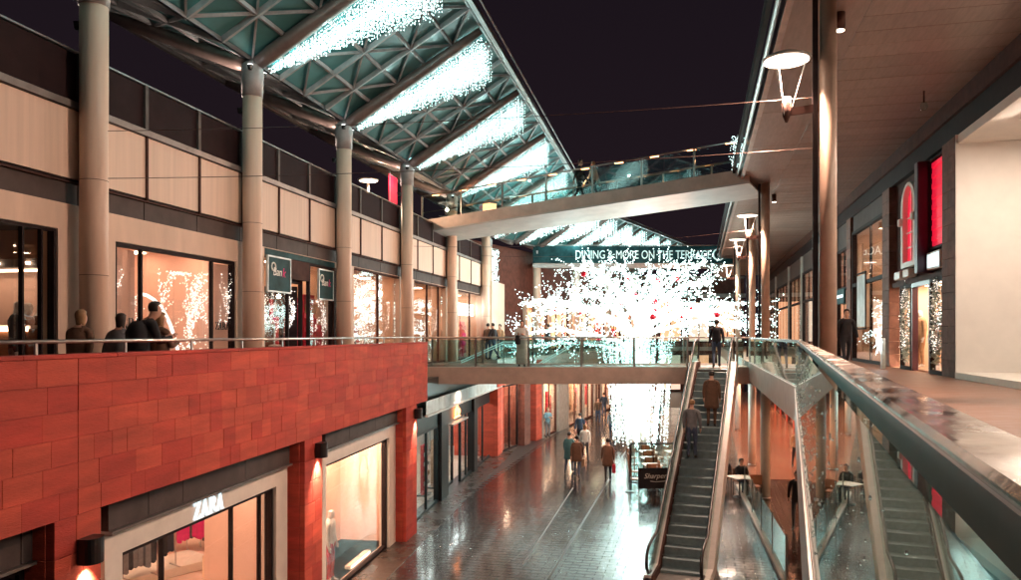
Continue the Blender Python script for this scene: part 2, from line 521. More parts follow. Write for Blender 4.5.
while x < LW - .01:                       # coping stones
    w = min(1.5, LW - x); MB().bbox(x + .002, x + w - .002, -.015, .32, WT - .047, WT, .006).build('coping', 'red_stone_c', wall); x += w
# end of the wall, returning towards the facade
for r in range(courses):
    MB().bbox(LW + .002, LW + .05, .0, .30, WB + r * ch + .003, WB + (r + 1) * ch - .003, .004).build('stone', R.choices(SM, (4, 3, 2))[0], wall)
# handrail on the wall
hr = fthing(FW, 'handrail', 'round steel handrail on short posts along the red wall', 'handrail', tW0, .15)
MB().tube([(0, 0, 5.925), (LW, 0, 5.925)], .024, 10).build('rail', 'steel', hr, True)
x = FW.t(48) - tW0 - 1.52 * 4
while x < LW:
    if x > 0:
        MB().box(x - .018, x + .018, -.012, .012, WT, 5.905).build('post', 'steel', hr)
    x += 1.52

# wall lamps and pillars
def pillar(px0, px1, o0, label, back=.5):
    t0, t1 = FW.t(px0), FW.t(px1)
    p = fthing(FW, 'sandstone_pillar', label, 'pillar', t0, 0, 0, 'red sandstone pillars under the wall')
    w = t1 - t0
    box('core', 'mortar', p, .01, w - .01, .01, back, 0, WB - .002)
    n = 9; h = WB / n
    for r in range(n):
        s = .45 + .15 * (r % 2)
        for (xa, xb) in ((0, w * s), (w * s, w)):
            MB().bbox(xa + .003, xb - .003, -.004, .10, r * h + .003, (r + 1) * h - .005, .005).build('stone', R.choices(SM, (3, 3, 3))[0], p)
        MB().bbox(-.012, .008, .104, back - .004, r * h + .003, (r + 1) * h - .005, .004).build('stone', R.choices(SM, (3, 2, 4))[0], p)
    return p, w
def wall_lamp(t, label, z=3.78, power=230):
    l = fthing(FW, 'wall_lamp', label, 'lamp', t, -.02, 0, 'black wall lamps on the red pillars')
    h = MB(); h.prism([(-.14 + .28 * 0, 0)] + [(.14 * math.cos(a), -.10 - .10 * math.sin(a)) for a in [PI - i * PI / 10 for i in range(11)]] + [(.14, 0)], z - .30, z)
    h.build('housing', 'paint_black', l)
    MB().lathe([(.055, 0), (.055, .006)], (0, -.10, z - .308), 12).build('lens', 'em_lens', l)
    lamp(l, (0, -.105, z - .34), power, (1, .60, .42), .04, 84, (0, .36, -1), .9)
P1, w1 = pillar(54, 101, 0, 'red sandstone pillar beside the shop with the glowing lettered fascia')
P2, w2 = pillar(304.5, 322, 0, 'red sandstone pillar between the two white framed shopfronts')
P3, w3 = pillar(406, 416.6, 0, 'red sandstone pillar beside the dark teal coffee shopfront')
wall_lamp(FW.t(84), 'black wall lamp on the pillar before the lettered clothes shop', 3.62)
wall_lamp(FW.t(317), 'black wall lamp on the pillar between the white framed shopfronts')
wall_lamp(FW.t(415), 'black wall lamp on the pillar beside the coffee shopfront')

# ------------------------------------------------------------------ rooms behind glass
def room(fr, t0, t1, o0, o1, z0, z1, wm, fm='room_floor', cm=None, nl=3, em='em_panel', ls=.45, label='shop interior', rows=(.35,)):
    r = fthing(fr, 'shop_room', label, None, t0, 0, 0, None, 'structure')
    w = t1 - t0; lo, hi = min(o0, o1), max(o0, o1)
    b = .06; inner = hi if abs(o1) > abs(o0) and o1 > 0 else lo
    box('floor', fm, r, 0, w, lo, hi, z0 - b, z0 + .004)
    box('ceiling', cm or wm, r, 0, w, lo, hi, z1, z1 + b)
    yb = o1
    sgn = 1 if o1 > o0 else -1
    box('back_wall', wm, r, 0, w, *sorted((yb, yb + sgn * b)), z0 + .004, z1)
    box('side_wall', wm, r, -b, 0, lo, hi, z0 + .004, z1)
    box('side_wall', wm, r, w, w + b, lo, hi, z0 + .004, z1)
    for k in range(nl):
        for q in rows:
            x = w * (k + .5) / nl; y = o0 + (o1 - o0) * q
            MB().box(x - ls / 2, x + ls / 2, y - ls / 2, y + ls / 2, z1 - .03, z1 - .006).build('ceiling_light', em, r)
    return r

def frame_rect(parent, x0, x1, y0, y1, z0, z1, w, mt, name='frame', bottom=True, mull=(), mw=None):
    b = MB()
    b.box(x0, x0 + w, y0, y1, z0, z1); b.box(x1 - w, x1, y0, y1, z0, z1)
    b.box(x0 + w, x1 - w, y0, y1, z1 - w, z1)
    if bottom: b.box(x0 + w, x1 - w, y0, y1, z0, z0 + w)
    f = b.build(name, mt, parent)
    mw = mw or w * .7
    for m in mull: MB().box(m - mw / 2, m + mw / 2, y0 + .004, min(y1 - .004, y0 + .08), z0 + (w if bottom else 0), z1 - w).build('mullion', mt, f)
    return f

def zara(parent, x0, z0, h, y0, y1, mt, flip=1):
    """serif capitals Z A R A as solid letters; x runs with flip"""
    th, tn = .14 * h, .05 * h
    def q(poly, x): MB().slab([(x0 + flip * (x + p[0] * h), z0 + p[1] * h) for p in poly], y0, y1).build('letter', mt, parent)
    def A(x):
        q([(0, 0), (.22, 0), (.22, .05), (0, .05)], x); q([(.50, 0), (.80, 0), (.80, .05), (.50, .05)], x)
        q([(.08, .05), (.14, .05), (.42, 1), (.36, 1)], x); q([(.53, .05), (.70, .05), (.44, 1), (.33, 1)], x); q([(.2, .3), (.58, .3), (.57, .35), (.21, .35)], x)
    q([(0, 0), (.70, 0), (.70, .22), (.66, .22), (.6, .05), (.0, .05)], 0)
    q([(.02, .78), (.06, .78), (.12, .95), (.68, .95), (.68, 1), (.02, 1)], 0)
    q([(0, .05), (.18, .05), (.68, .95), (.5, .95)], 0)
    A(.74 * h)
    x = 1.62 * h
    q([(0, 0), (.34, 0), (.34, .05), (0, .05)], x); q([(.08, .05), (.25, .05), (.25, .95), (.08, .95)], x)
    q([(0, .95), (.45, .95), (.45, 1), (0, 1)], x); q([(.25, .48), (.45, .48), (.45, .53), (.25, .53)], x)
    q([(.45, .48), (.60, .58), (.66, .74), (.60, .90), (.45, 1), (.45, .95), (.49, .86), (.5, .74), (.49, .62), (.45, .53)], x)
    q([(.36, .48), (.50, .48), (.74, .05), (.86, .05), (.86, 0), (.66, 0)], x)
    A(2.42 * h)

def clothes_rail(parent_loc, rz, n, mats, label, group, w=1.2, cover=.75, h=1.45, side=0):
    r = thing('clothes_rail', label, 'clothes rail', parent_loc, rz, group)
    MB().tube([(-w / 2, 0, 0), (-w / 2, 0, h), (w / 2, 0, h), (w / 2, 0, 0)], .015, 6).build('rack', 'steel', r)
    MB().box(-w / 2, -w / 2 + .03, -.25, .25, 0, .03).box(w / 2 - .03, w / 2, -.25, .25, 0, .03).build('foot', 'steel', r)
    for i in range(n):
        x = -w / 2 + .06 + (w - .12) * (i + .5) / n * cover
        g = MB(); a = R.uniform(-.25, .25); L = R.uniform(1.12, 1.3); hw = (w * cover / n) * .5
        g.slab([(-.06, -L), (.02, -L - .03), (.06, -L), (.05, -.12), (.015, 0), (-.015, 0), (-.05, -.12)], -.22, .22)
        o = g.build('garment', R.choice(mats), r); o.location = (x, R.uniform(-.02, .02), h - .03); o.rotation_euler = (0, 0, a)
    return r

# ------------------------------------------------------------------ people (bodies grown by a Skin modifier from a posed skeleton)
def skeleton(pose):
    """joints (x right, y forward, z up) for a 1.72 m figure; returns verts, edges, radii, bone class per vertex"""
    V = []; E = []; Rr = []; C = []
    def v(p, r, c, par=None):
        V.append(Vector(p)); Rr.append(r if isinstance(r, tuple) else (r, r)); C.append(c)
        if par is not None: E.append((par, len(V) - 1))
        return len(V) - 1
    sit = pose == 'sit'
    lean = {'walk': .05, 'lean': .28, 'stand': 0, 'phone': .02, 'sit': .05, 'walk2': .06, 'hold': .03}[pose]
    hz = .48 if sit else .93
    pel = v((0, 0, hz), (.145, .11), 'leg')
    wst = v((0, lean * .25, hz + .17), (.155, .125), 'top', pel)
    che = v((0, lean * .65, hz + .38), (.182, .138), 'top', wst)
    shl = v((0, lean * .85, hz + .50), (.125, .10), 'top', che)
    nk = v((0, lean * 1.0 + .01, hz + .585), .052, 'skin', shl)
    hd = v((0, lean * 1.1 + .025, hz + .65), (.066, .075), 'skin', nk)
    h2 = v((0, lean * 1.15 + .03, hz + .73), (.076, .092), 'skin', hd)
    h3 = v((0, lean * 1.15 + .02, hz + .79), (.055, .068), 'skin', h2)
    v((0, lean * 1.12 + .118, hz + .685), .014, 'skin', hd)          # nose and chin
    v((0, lean * 1.1 + .095, hz + .625), .026, 'skin', hd)
    walk = {'walk': .30, 'walk2': -.24}.get(pose, 0)
    for s in (-1, 1):
        st = walk * s
        if sit:
            hip = v((s * .10, .02, hz - .01), .095, 'leg', pel); kn = v((s * .13, .44, hz + .01), .062, 'leg', hip); kn2 = v((s * .13, .47, hz - .07), .06, 'leg', kn)
            an = v((s * .13, .42, .08), .042, 'leg', kn2); tx = .42
        else:
            hip = v((s * .095, 0, hz - .09), .092, 'leg', pel)
            kn = v((s * .10, st * .45 + .03, .50), .060, 'leg', hip)
            an = v((s * .10, st * 1.0 - (.04 if st < 0 else 0), .09 + (.05 if st < 0 else 0)), .042, 'leg', kn); tx = V[an].y
        v((s * .10 if not sit else s * .13, tx - .05, .045 if not sit and st >= 0 else .06), .038, 'shoe', an)
        t1 = v((s * .115 if not sit else s * .14, tx + .10, .038), (.042, .034), 'shoe', an); v((s * .12 if not sit else s * .145, tx + .17, .03), (.034, .024), 'shoe', t1)
        # arms
        sx, sy, sz = s * .185, lean * .85, hz + .475
        sh = v((sx, sy, sz), .074, 'top', shl)
        if pose in ('phone', 'hold') or (pose == 'lean'):
            el = v((s * .235, sy + .06, sz - .26), .058, 'top', sh); wr = v((s * .10, sy + .30, sz - .18), .036, 'top', el); hdv = Vector((-s * .35, .75, .25)).normalized()
        elif sit:
            el = v((s * .23, sy + .08, sz - .25), .058, 'top', sh); wr = v((s * .14, sy + .31, sz - .24), .036, 'top', el); hdv = Vector((-s * .2, 1, -.15)).normalized()
        else:
            el = v((s * .235, sy - st * .28, sz - .27), .058, 'top', sh); wr = v((s * .245, sy - st * .75 + .06, sz - .50), .036, 'top', el); hdv = Vector((0, .25 - st, -1)).normalized()
        W = V[wr]
        pa = v(W + hdv * .075, (.030, .022), 'skin', wr)
        side = Vector((0, 1, 0)) if abs(hdv.z) > .6 else Vector((s * .6, 0, .8))
        side = (side - hdv * side.dot(hdv)).normalized(); inn = Vector((-s, 0, 0)) - hdv * (-s * hdv.x); inn = inn.normalized() if inn.length > .1 else Vector((0, 0, -1))
        for k, ln in enumerate((.070, .080, .074, .056)):
            b = W + hdv * .085 + side * (.026 - .017 * k)
            f1 = v(b + hdv * ln * .55, .0085, 'skin', pa); v(b + hdv * ln * .95 + inn * .02, .0075, 'skin', f1)
        th = v(W + hdv * .045 + side * .042, .0105, 'skin', pa); v(W + hdv * .088 + side * .055 + inn * .012, .009, 'skin', th)
    return V, E, Rr, C

BODY = {}
def body_mesh(pose):
    if pose in BODY: return BODY[pose]
    V, E, Rr, C = skeleton(pose)
    me = bpy.data.meshes.new('person_skeleton'); me.from_pydata([tuple(x) for x in V], E, [])
    ob = bpy.data.objects.new('person_skeleton', me); COL.objects.link(ob)
    ob.modifiers.new('skin', 'SKIN')
    sv = me.skin_vertices[0].data
    for i, r in enumerate(Rr): sv[i].radius = r
    sv[0].use_root = True
    ss = ob.modifiers.new('sub', 'SUBSURF'); ss.levels = 1; ss.render_levels = 1
    dg = bpy.context.evaluated_depsgraph_get()
    ev = ob.evaluated_get(dg)
    m2 = bpy.data.meshes.new_from_object(ev)
    m2.name = 'person_body'
    bpy.data.objects.remove(ob)
    order = ['top', 'leg', 'skin', 'shoe']
    m2.materials.clear()
    for _ in order: m2.materials.append(M['cloth_black'])
    Va = np.array([tuple(x) for x in V])
    seg = [(np.array(V[a]), np.array(V[b]), C[b]) for a, b in E]
    for p in m2.polygons:
        c = np.array(p.center); best = 9; cls = 'top'
        for a, b, cc in seg:
            d = b - a; q = np.clip(np.dot(c - a, d) / np.dot(d, d), 0, 1); dist = np.linalg.norm(c - a - q * d)
            if dist < best: best = dist; cls = cc
        p.material_index = order.index(cls); p.use_smooth = True
    BODY[pose] = (m2, V, C)
    return BODY[pose]

HAIR = {}
def hair_mesh(long):
    if long in HAIR: return HAIR[long]
    b = MB(); vs = []; seg = 12
    prof = [(.086, -.035), (.099, .01), (.10, .045), (.085, .085), (.05, .115), (.01, .125)]
    if long: prof = [(.03, -.24), (.06, -.20), (.082, -.10)] + prof[1:]
    n = len(prof)
    for r, z in prof:
        for k in range(seg):
            a = 2 * PI * k / seg
            x, y = r * math.cos(a) * .92, r * math.sin(a) * 1.05
            if z < .05 and y > .02: y = .02 - (y - .02) * .3; x *= .99       # leave the face free
            vs.append((x, y - .012, z))
    fs = [(i * seg + k, i * seg + (k + 1) % seg, (i + 1) * seg + (k + 1) % seg, (i + 1) * seg + k) for i in range(n - 1) for k in range(seg)]
    fs.append(tuple(range(seg - 1, -1, -1))); fs.append(tuple(range((n - 1) * seg, n * seg)))
    b.add(vs, fs); HAIR[long] = b.mesh('hair', True)
    return HAIR[long]
EYE_ME = MB().ball((0, 0, 0), .010, n=4, seg=6).mesh('eye', True); EYE_ME.materials.append(M['letter_black'])
COATS = {}
def coat_mesh(h0, h1):
    k = (h0, h1)
    if k not in COATS:
        COATS[k] = MB().lathe([(.19, h0), (.22, h0 + .01), (.215, h0 + .12), (.195, .98), (.188, 1.10), (.200, h1 - .1), (.15, h1), (.08, h1 + .07)], (0, 0, 0), 16, 1.05, .84).mesh('coat', True)
    return COATS[k]

def person(label, x, y, z, face, pose, top, legs, hair='hair_dark', s=1.0, group=None, long=False, coat=None, bag=None, cat='person', name='person', skin='skin', shoe='shoe', cup=None):
    """face: heading in degrees the figure looks towards, 90 = down the street away from the camera"""
    me, V, C = body_mesh(pose)
    o = bpy.data.objects.new(name, me); COL.objects.link(o)
    o.location = (x, y, z); o.rotation_euler = (0, 0, math.radians(face - 90)); o.scale = (s, s, s)
    tag(o, label, cat, group)
    for i, m in enumerate((top, legs, skin, shoe)):
        o.material_slots[i].link = 'OBJECT'; o.material_slots[i].material = M[m]
    head = V[6]
    if hair:
        h = inst('hair', hair_mesh(long), o, (head.x, head.y - .004, head.z - .005))
        if not h.data.materials: h.data.materials.append(M['hair_dark'])
        h.material_slots[0].link = 'OBJECT'; h.material_slots[0].material = M[hair]
        for sx in (-1, 1): inst('eye', EYE_ME, o, (head.x + sx * .032, head.y + .082, head.z - .005))
    if coat:
        c = inst('coat', coat_mesh(coat, 1.40), o, (0, .01 + V[2].y * .4, 0))
        if not c.data.materials: c.data.materials.append(M['cloth_black'])
        c.material_slots[0].link = 'OBJECT'; c.material_slots[0].material = M[top]
    if bag:
        w = V[[i for i, c in enumerate(C) if c == 'skin'][-1]]
        b = MB().bbox(w.x - .07, w.x + .07, w.y - .17, w.y + .17, w.z - .42, w.z - .08, .02)
        b.tube([(w.x, w.y - .1, w.z - .09), (w.x, w.y - .07, w.z + .02), (w.x, w.y + .07, w.z + .02), (w.x, w.y + .1, w.z - .09)], .008, 5)
        b.build('bag', bag, o)
    return o

def mannequin(fr, t, o, z, label, top='cloth_black', legs='cloth_black', face=0, pose='stand', s=1.02, group='mannequins in the shop windows'):
    p = fr.p(t, o, z)
    return person(label, p.x, p.y, p.z, face, pose, top, legs, None, s, group, cat='mannequin', name='mannequin', skin='steel_white', shoe='steel_white')

# ------------------------------------------------------------------ clusters of bulbs on wire branches
def branchlet(P, d, L, n, out, rnd, depth, spread=.55, droop=0.0):
    p = P.copy(); pts = [p.copy()]
    st = L / n
    for i in range(n):
        d = (d + Vector((rnd.gauss(0, .16), rnd.gauss(0, .16), rnd.gauss(0, .14) - droop))).normalized()
        p = p + d * st; pts.append(p.copy())
        if depth > 0 and i > 0 and rnd.random() < .8:
            a = Vector((rnd.gauss(0, 1), rnd.gauss(0, 1), rnd.gauss(0, 1)))
            dd = (d + (a - d * a.dot(d)).normalized() * spread * rnd.uniform(.7, 1.4)).normalized()
            branchlet(p, dd, L * rnd.uniform(.35, .6), max(3, n - 1), out, rnd, depth - 1, spread, droop)
    out.append(pts)
def bulbs_along(lines, step, jit, r, rnd, mb, cap=10 ** 9):
    k = 0
    for pts in lines:
        for a, b in zip(pts[:-1], pts[1:]):
            L = (b - a).length; m = max(1, int(L / step))
            for i in range(m):
                if k >= cap: return k
                q = a.lerp(b, (i + rnd.random()) / m)
                mb.octa((q.x + rnd.gauss(0, jit), q.y + rnd.gauss(0, jit), q.z + rnd.gauss(0, jit)), r * rnd.uniform(.7, 1.25)); k += 1
    return k

# ------------------------------------------------------------------ lower shops on the left (below the red wall)
RC = .36                                             # shopfronts sit back from the pillars
def fascia_strip(parent, x0, x1, y, joints):
    xs = [x0] + joints + [x1]
    for a, b in zip(xs[:-1], xs[1:]):
        box('fascia_panel', 'grey_band', parent, a + .008, b - .008, y - .10, y + .1, 3.47, WB - .003)
    box('gutter', 'zinc', parent, x0, x1, y - .16, y + .12, 3.43, 3.465)

def white_shop(px0, px1, label, joints, inner_px, mull_px, room_m, glow=False):
    t0, t1 = FW.t(px0, RC), FW.t(px1, RC)
    s = fthing(FW, 'shopfront', label, 'shopfront', t0, RC)
    w = t1 - t0
    fascia_strip(s, 0, w, 0, [FW.t(j, RC) - t0 for j in joints])
    i0, i1 = FW.t(inner_px[0], RC) - t0, FW.t(inner_px[1], RC) - t0
    b = MB(); b.box(0, i0, -.05, .25, 0, 3.425); b.box(i1, w, -.05, .25, 0, 3.425); b.box(i0, i1, -.05, .25, 3.10, 3.425)
    b.build('surround', 'white_frame', s)
    fr = frame_rect(s, i0 + .003, i1 - .003, .02, .16, .0, 3.097, .07, 'dark_frame', 'window_frame', True, [FW.t(m, RC) - t0 for m in mull_px], mw=.035)
    xs = [i0 + .07] + [FW.t(m, RC) - t0 for m in mull_px] + [i1 - .07]
    for a, c in zip(xs[:-1], xs[1:]):
        box('pane', 'shop_glass', s, a + .02, c - .02, .08, .088, .07, 3.03)
    return s, t0, t1, i0, i1
# the lettered clothes shop
s1, t0, t1, i0, i1 = white_shop(101, 285, 'white framed clothes shopfront with glowing serif letters over its window', (142, 177, 240), (119, 274), (165, 234, 262), 'room_pink')
zara(s1, FW.t(190, RC) - t0, 3.125, .27, -.085, -.052, 'em_letter')
rm = fthing(FW, 'shop_room', 'warm pink interior of the clothes shop', None, t0 - .25, 0, 0, None, 'structure')
w = t1 - t0 + .45; WX = w + 9
box('floor', 'room_pink', rm, 0, WX, RC + .17, 10, -.06, .004); box('ceiling', 'room_pink', rm, 0, WX, RC + .17, 10, 3.45, 3.5)
box('back_wall', 'room_pink', rm, 0, WX, 10, 10.1, .004, 3.45); box('side_wall', 'room_pink', rm, WX, WX + .1, 2.2, 10, .004, 3.45); box('side_wall', 'room_pink', rm, -.1, 0, RC + .17, 10, .004, 3.45)
box('partition', 'room_pink', rm, w, WX, 2.1, 2.2, .004, 3.45); box('partition', 'room_pink', rm, w, w + .1, RC + .3, 2.098, .004, 3.45)
for k in range(7):
    for q in range(4): box('ceiling_light', 'em_panel', rm, .6 + k * 2.1, .98 + k * 2.1, 1.1 + q * 2.3, 1.48 + q * 2.3, 3.42, 3.445)
def fl(px, py, z=0.004):
    y = F * (EYE - z) / (py - HY); return Vector(((px - CX) * y / F, y, z))
for k, (px, py, z, mats, lab) in enumerate(((150, 572, .24, ['cloth_black', 'cloth_navy'], 'clothes rail of black coats on the white podium inside the window'),
                                       (130, 582, .24, ['cloth_black', 'cloth_black', 'cloth_grey'], 'clothes rail of black and grey coats at the near end of the podium'),
                                       (200, 550, .004, ['cloth_pink'], 'clothes rail of bright pink padded jackets deep in the shop'),
                                       (212, 548, .004, ['cloth_black', 'cloth_grey'], 'clothes rail of dark jackets beside the pink ones'),
                                       (176, 548, .004, ['cloth_tan', 'cloth_brown', 'cloth_grey'], 'clothes rail of tan and brown clothes near the pink jackets'),
                                       (252, 560, .004, ['cloth_red', 'cloth_pink', 'cloth_brown'], 'clothes rail of red clothes behind the far window pane'))):
    clothes_rail(fl(px, py, z), FW.rz - .95 if k > 1 else FW.rz - .5, 10, mats, lab, 'clothes rails in the lower shop', 1.3, .95, 1.6)
q = fl(160, 572)
pd = thing('display_podium', 'long low white podium under the black coats in the window', 'podium', q, FW.rz - .5)
MB().bbox(-1.7, 1.1, -.7, .55, .005, .23, .012).build('block', 'white_frame', pd)
box('plinth', 'grey_band', pd, -1.65, 1.05, -.65, .5, 0, .005)
tbp = Vector((-6.15, 16.5, .004))
tb = thing('display_table', 'white display block carrying dark shoes near the window', 'table', tbp, FW.rz - .6)
MB().bbox(-.38, .38, -.38, .38, .02, 1.22, .01).build('block', 'room_warm', tb); box('plinth', 'grey_band', tb, -.3, .3, -.3, .3, 0, .02)
for q in range(4): box('print_line', 'cloth_red', tb, -.2, .2 - .06 * (q % 3), -.383, -.381, .80 - q * .05, .815 - q * .05)
for k in range(2):
    sh = thing('shoe', 'dark pointed shoe on the white display block', 'shoe', tbp + Vector((-.1 + .22 * k, .05, 1.222)), .4, 'shoes on the display block')
    MB().lathe([(.03, 0), (.055, .02), (.045, .08), (.02, .12)], (0, 0, 0), 10, 2.4, 1).build('upper', 'cloth_black', sh, True)
    MB().box(-.09, -.06, -.02, .02, .0, .05).build('heel', 'cloth_black', sh)
# second white framed shop: big peach window with a lace dress
s2, t0, t1, i0, i1 = white_shop(321, 394.5, 'white framed shopfront with one wide peach coloured window', (345.5, 371.5), (324, 387.5), (), 'room_pink')
room(FW, t0 + .02, t1 - .02, RC + .26, 2.0, .0, 3.40, 'room_pink', 'room_pink', nl=6, rows=(.25, .7), ls=.42, em='em_panel', label='peach window display space')
mannequin(FW, FW.t(330, .8), .8, .004, 'mannequin in a white lace top and dark red skirt in the peach window', 'cloth_white', 'cloth_red', math.degrees(FW.rz) - 90)
bl = fthing(FW, 'light_box', 'slim white light bar on the floor of the peach window', 'light', FW.t(358, .7), .7)
MB().bbox(-.75, .75, -.08, .08, .03, .12, .01).build('case', 'white_frame', bl); box('diffuser', 'em_panel_soft', bl, -.7, .7, -.084, -.08, .05, .10)
# opening before the first pillar
t0, t1 = FW.t(-330), FW.t(54)
s0 = fthing(FW, 'shopfront', 'dark shopfront with shuttered glass left of the first pillar', 'shopfront', t0, RC)
w = t1 - t0
fascia_strip(s0, 0, w, 0, [FW.t(13, RC) - t0])
frame_rect(s0, 0, w, .0, .14, 0, 3.42, .09, 'dark_frame', 'window_frame', True, [FW.t(13, RC) - t0])
box('pane', 'shop_glass', s0, .09, FW.t(13, RC) - t0 - .05, .06, .068, .09, 3.33); box('shutter', 'paint_purple', s0, FW.t(13, RC) - t0 + .05, w - .09, .07, .10, .09, 3.33)
room(FW, t0, t1, RC + .16, 5, 0, 3.5, 'room_dark', nl=0, label='unlit shop interior')

# dark teal coffee shopfront beyond the third pillar
t0, t1 = FW.t(417.2, RC), FW.t(497, RC)
s3 = fthing(FW, 'coffee_shopfront', 'dark teal shopfront with an orange neon cup sign under a glass canopy', 'shopfront', t0, RC)
w = t1 - t0
def X(px): return FW.t(px, RC) - t0
box('head', 'teal_frame', s3, 0, w, .0, .3, 3.3, WB + .6)
for k in range(9):                                   # glazed canopy strip
    a, b = w * k / 9, w * (k + 1) / 9
    box('canopy_pane', 'poster_pale', s3, a + .02, b - .02, -.30, -.28, 3.42, 3.86)
box('canopy_rail', 'steel_white', s3, 0, w, -.36, -.27, 3.35, 3.415)
box('canopy_soffit', 'teal_frame', s3, 0, w, -.275, 0, 3.36, 3.40)
for (a, b) in ((417.4, 440), (462, 474), (476.5, 492)):
    xa, xb = X(a), X(b)
    wf = frame_rect(s3, xa, xb, .05, .16, .0, 2.75, .07, 'teal_frame', 'window', True, [(xa + xb) / 2 - .1])
    box('pane', 'shop_glass', wf, xa + .07, xb - .07, .10, .108, .07, 2.68)
    box('transom_panel', 'teal_frame', wf, xa, xb, .06, .15, 2.755, 3.298)
for (a, b) in ((440.2, 447), (473, 476.3), (492.2, 496)):
    box('pier', 'paint_black', s3, X(a) + .004, X(b) - .004, -.06, .25, 0, 3.298)
dr = MB(); xa, xb = X(447.3), X(461.7)
df = frame_rect(s3, xa, xb, .35, .45, .0, 2.55, .08, 'teal_frame', 'door', True, [])
box('pane', 'shop_glass', df, xa + .08, xb - .08, .39, .398, .08, 2.47)
box('handle', 'steel_white', df, xb - .22, xb - .18, .28, .32, .9, 1.5)
box('door_canopy', 'steel_white', s3, xa - .1, xb + .1, -.25, .3, 2.60, 2.66)
sg = MB(); c = (xa + xb) / 2                          # neon cup with steam
cup = [(-.36, .0, .44), (-.36, 0, .06), (-.30, 0, 0), (.22, 0, 0), (.28, 0, .06), (.28, 0, .44), (-.36, 0, .44)]
neon = [cup, [(.28, 0, .38), (.44, 0, .34), (.46, 0, .2), (.40, 0, .12), (.28, 0, .10)], [(-.22, 0, .5), (-.12, 0, .58), (-.2, 0, .66), (-.08, 0, .78)], [(.0, 0, .5), (.1, 0, .6), (.02, 0, .68), (.12, 0, .82)], [(-.5, 0, -.07), (.5, 0, -.07)], [(-.22, 0, .1), (-.22, 0, .34), (.1, 0, .34), (.1, 0, .1)]]
for pts in neon: sg.tube([(c + p[0], p[1] - .10, 2.84 + p[2] * .62) for p in pts], .026, 6)
box('sign_board', 'paint_black', s3, xa, xb, -.05, .02, 2.67, 3.34)
sg.build('neon_cup', 'em_neon', s3)
room(FW, t0 + .05, t1 - .05, RC + .5, 4.0, .0, 3.3, 'room_pale', 'room_floor', nl=8, rows=(.15, .6), ls=.45, em='em_white_hi', label='pale lit interior of the coffee shop')
for k, (px, m, lab) in enumerate(((424, 'cloth_red', 'red tall display stand in the coffee shop window'), (434, 'cloth_tan', 'tan tall display stand in the coffee shop window'), (484, 'cloth_tan', 'tan display stand behind the far coffee shop window'))):
    d = fthing(FW, 'display_stand', lab, 'display stand', FW.t(px, 1.2), 1.2, 0, 'display stands in the coffee shop')
    MB().bbox(-.3, .3, -.06, .06, .06, 1.9, .01).build('panel', m, d); MB().bbox(-.34, .34, -.2, .2, 0, .06, .01).build('base', 'paint_black', d)
    for q in range(4): MB().bbox(-.26, .26, -.16, -.062, .4 + q * .36, .55 + q * .36, .01).build('shelf_box', R.choice(['cloth_white', 'cloth_tan', 'cloth_red']), d)

# stone piers and lit shops of the far left side, where the street bends right
FX = Frame(1.76, d=(6.2, 17.0), y0=43.8)
def pier(fr, t0, t1, z1, m, label, depth=1.0, grp='stone piers along the far shops'):
    p = fthing(fr, 'stone_pier', label, 'pier', t0, 0, 0, grp)
    n = max(3, int(z1 / .5)); h = z1 / n
    box('core', 'mortar', p, .012, t1 - t0 - .012, .012, depth - .012, 0, z1 - .01)
    for r in range(n):
        MB().bbox(0, t1 - t0, 0, .2, r * h + .003, (r + 1) * h - .003, .006).build('stone', m, p)
        MB().bbox(-.004, .15, .204, depth, r * h + .003, (r + 1) * h - .003, .006).build('stone', m, p)
tp = FW.t(498)
pier(FW, tp, tp + 1.9, 4.2, 'red_stone_b', 'broad orange stone pier beyond the coffee shopfront', 2.4)
pier(FX, -2.9, -1.9, 4.6, 'dark_brick', 'dark brown stone pier between the lit far shops', 1.6)
pier(FX, -.9, .2, 4.6, 'red_stone_b', 'orange stone pier beside the standing man in blue', 1.6)
far = fthing(FX, 'far_shop_row', 'row of glowing shopfronts where the street bends right', 'shops', 0)
box('fascia', 'slab_fascia', far, -6, 40, .05, .6, 3.9, 4.79)
xx = .4
cols = ['em_panel', 'em_orange', 'em_panel', 'em_panel', 'em_orange', 'em_panel']
k = 0
while xx < 34:
    wdt = (3.2, 2.2, 4.0)[k % 3]
    if k == 1:
        box('wall_panel', 'pale_stone', far, xx, xx + wdt, .0, .5, 0, 3.898)
    else:
        wf = frame_rect(far, xx + .12, xx + wdt - .12, .1, .25, 0, 3.3, .10, 'brown_frame', 'window', True, [xx + wdt / 2])
        box('pane', 'shop_glass', wf, xx + .22, xx + wdt - .22, .16, .168, .1, 3.2)
        box('head_panel', 'dark_frame', far, xx, xx + wdt, .08, .4, 3.303, 3.897)
        box('pilaster', 'pale_stone', far, xx - .12, xx + .117, -.02, .5, 0, 3.299)
        box('display_wall', 'room_warm', far, xx + .1, xx + wdt - .1, 2.4, 2.5, 0, 3.2)
        box('ceiling_light', cols[k % 6], far, xx + .4, xx + wdt - .4, .6, 1.6, 3.15, 3.18)
        for q in range(3):
            box('display_panel', R.choice(['cloth_red', 'cloth_tan', 'cloth_white', 'cloth_pink']), far, xx + .4 + q * (wdt - .8) / 3, xx + .4 + (q + .6) * (wdt - .8) / 3, 1.6, 1.7, .5, R.uniform(1.6, 2.4))
    xx += wdt; k += 1
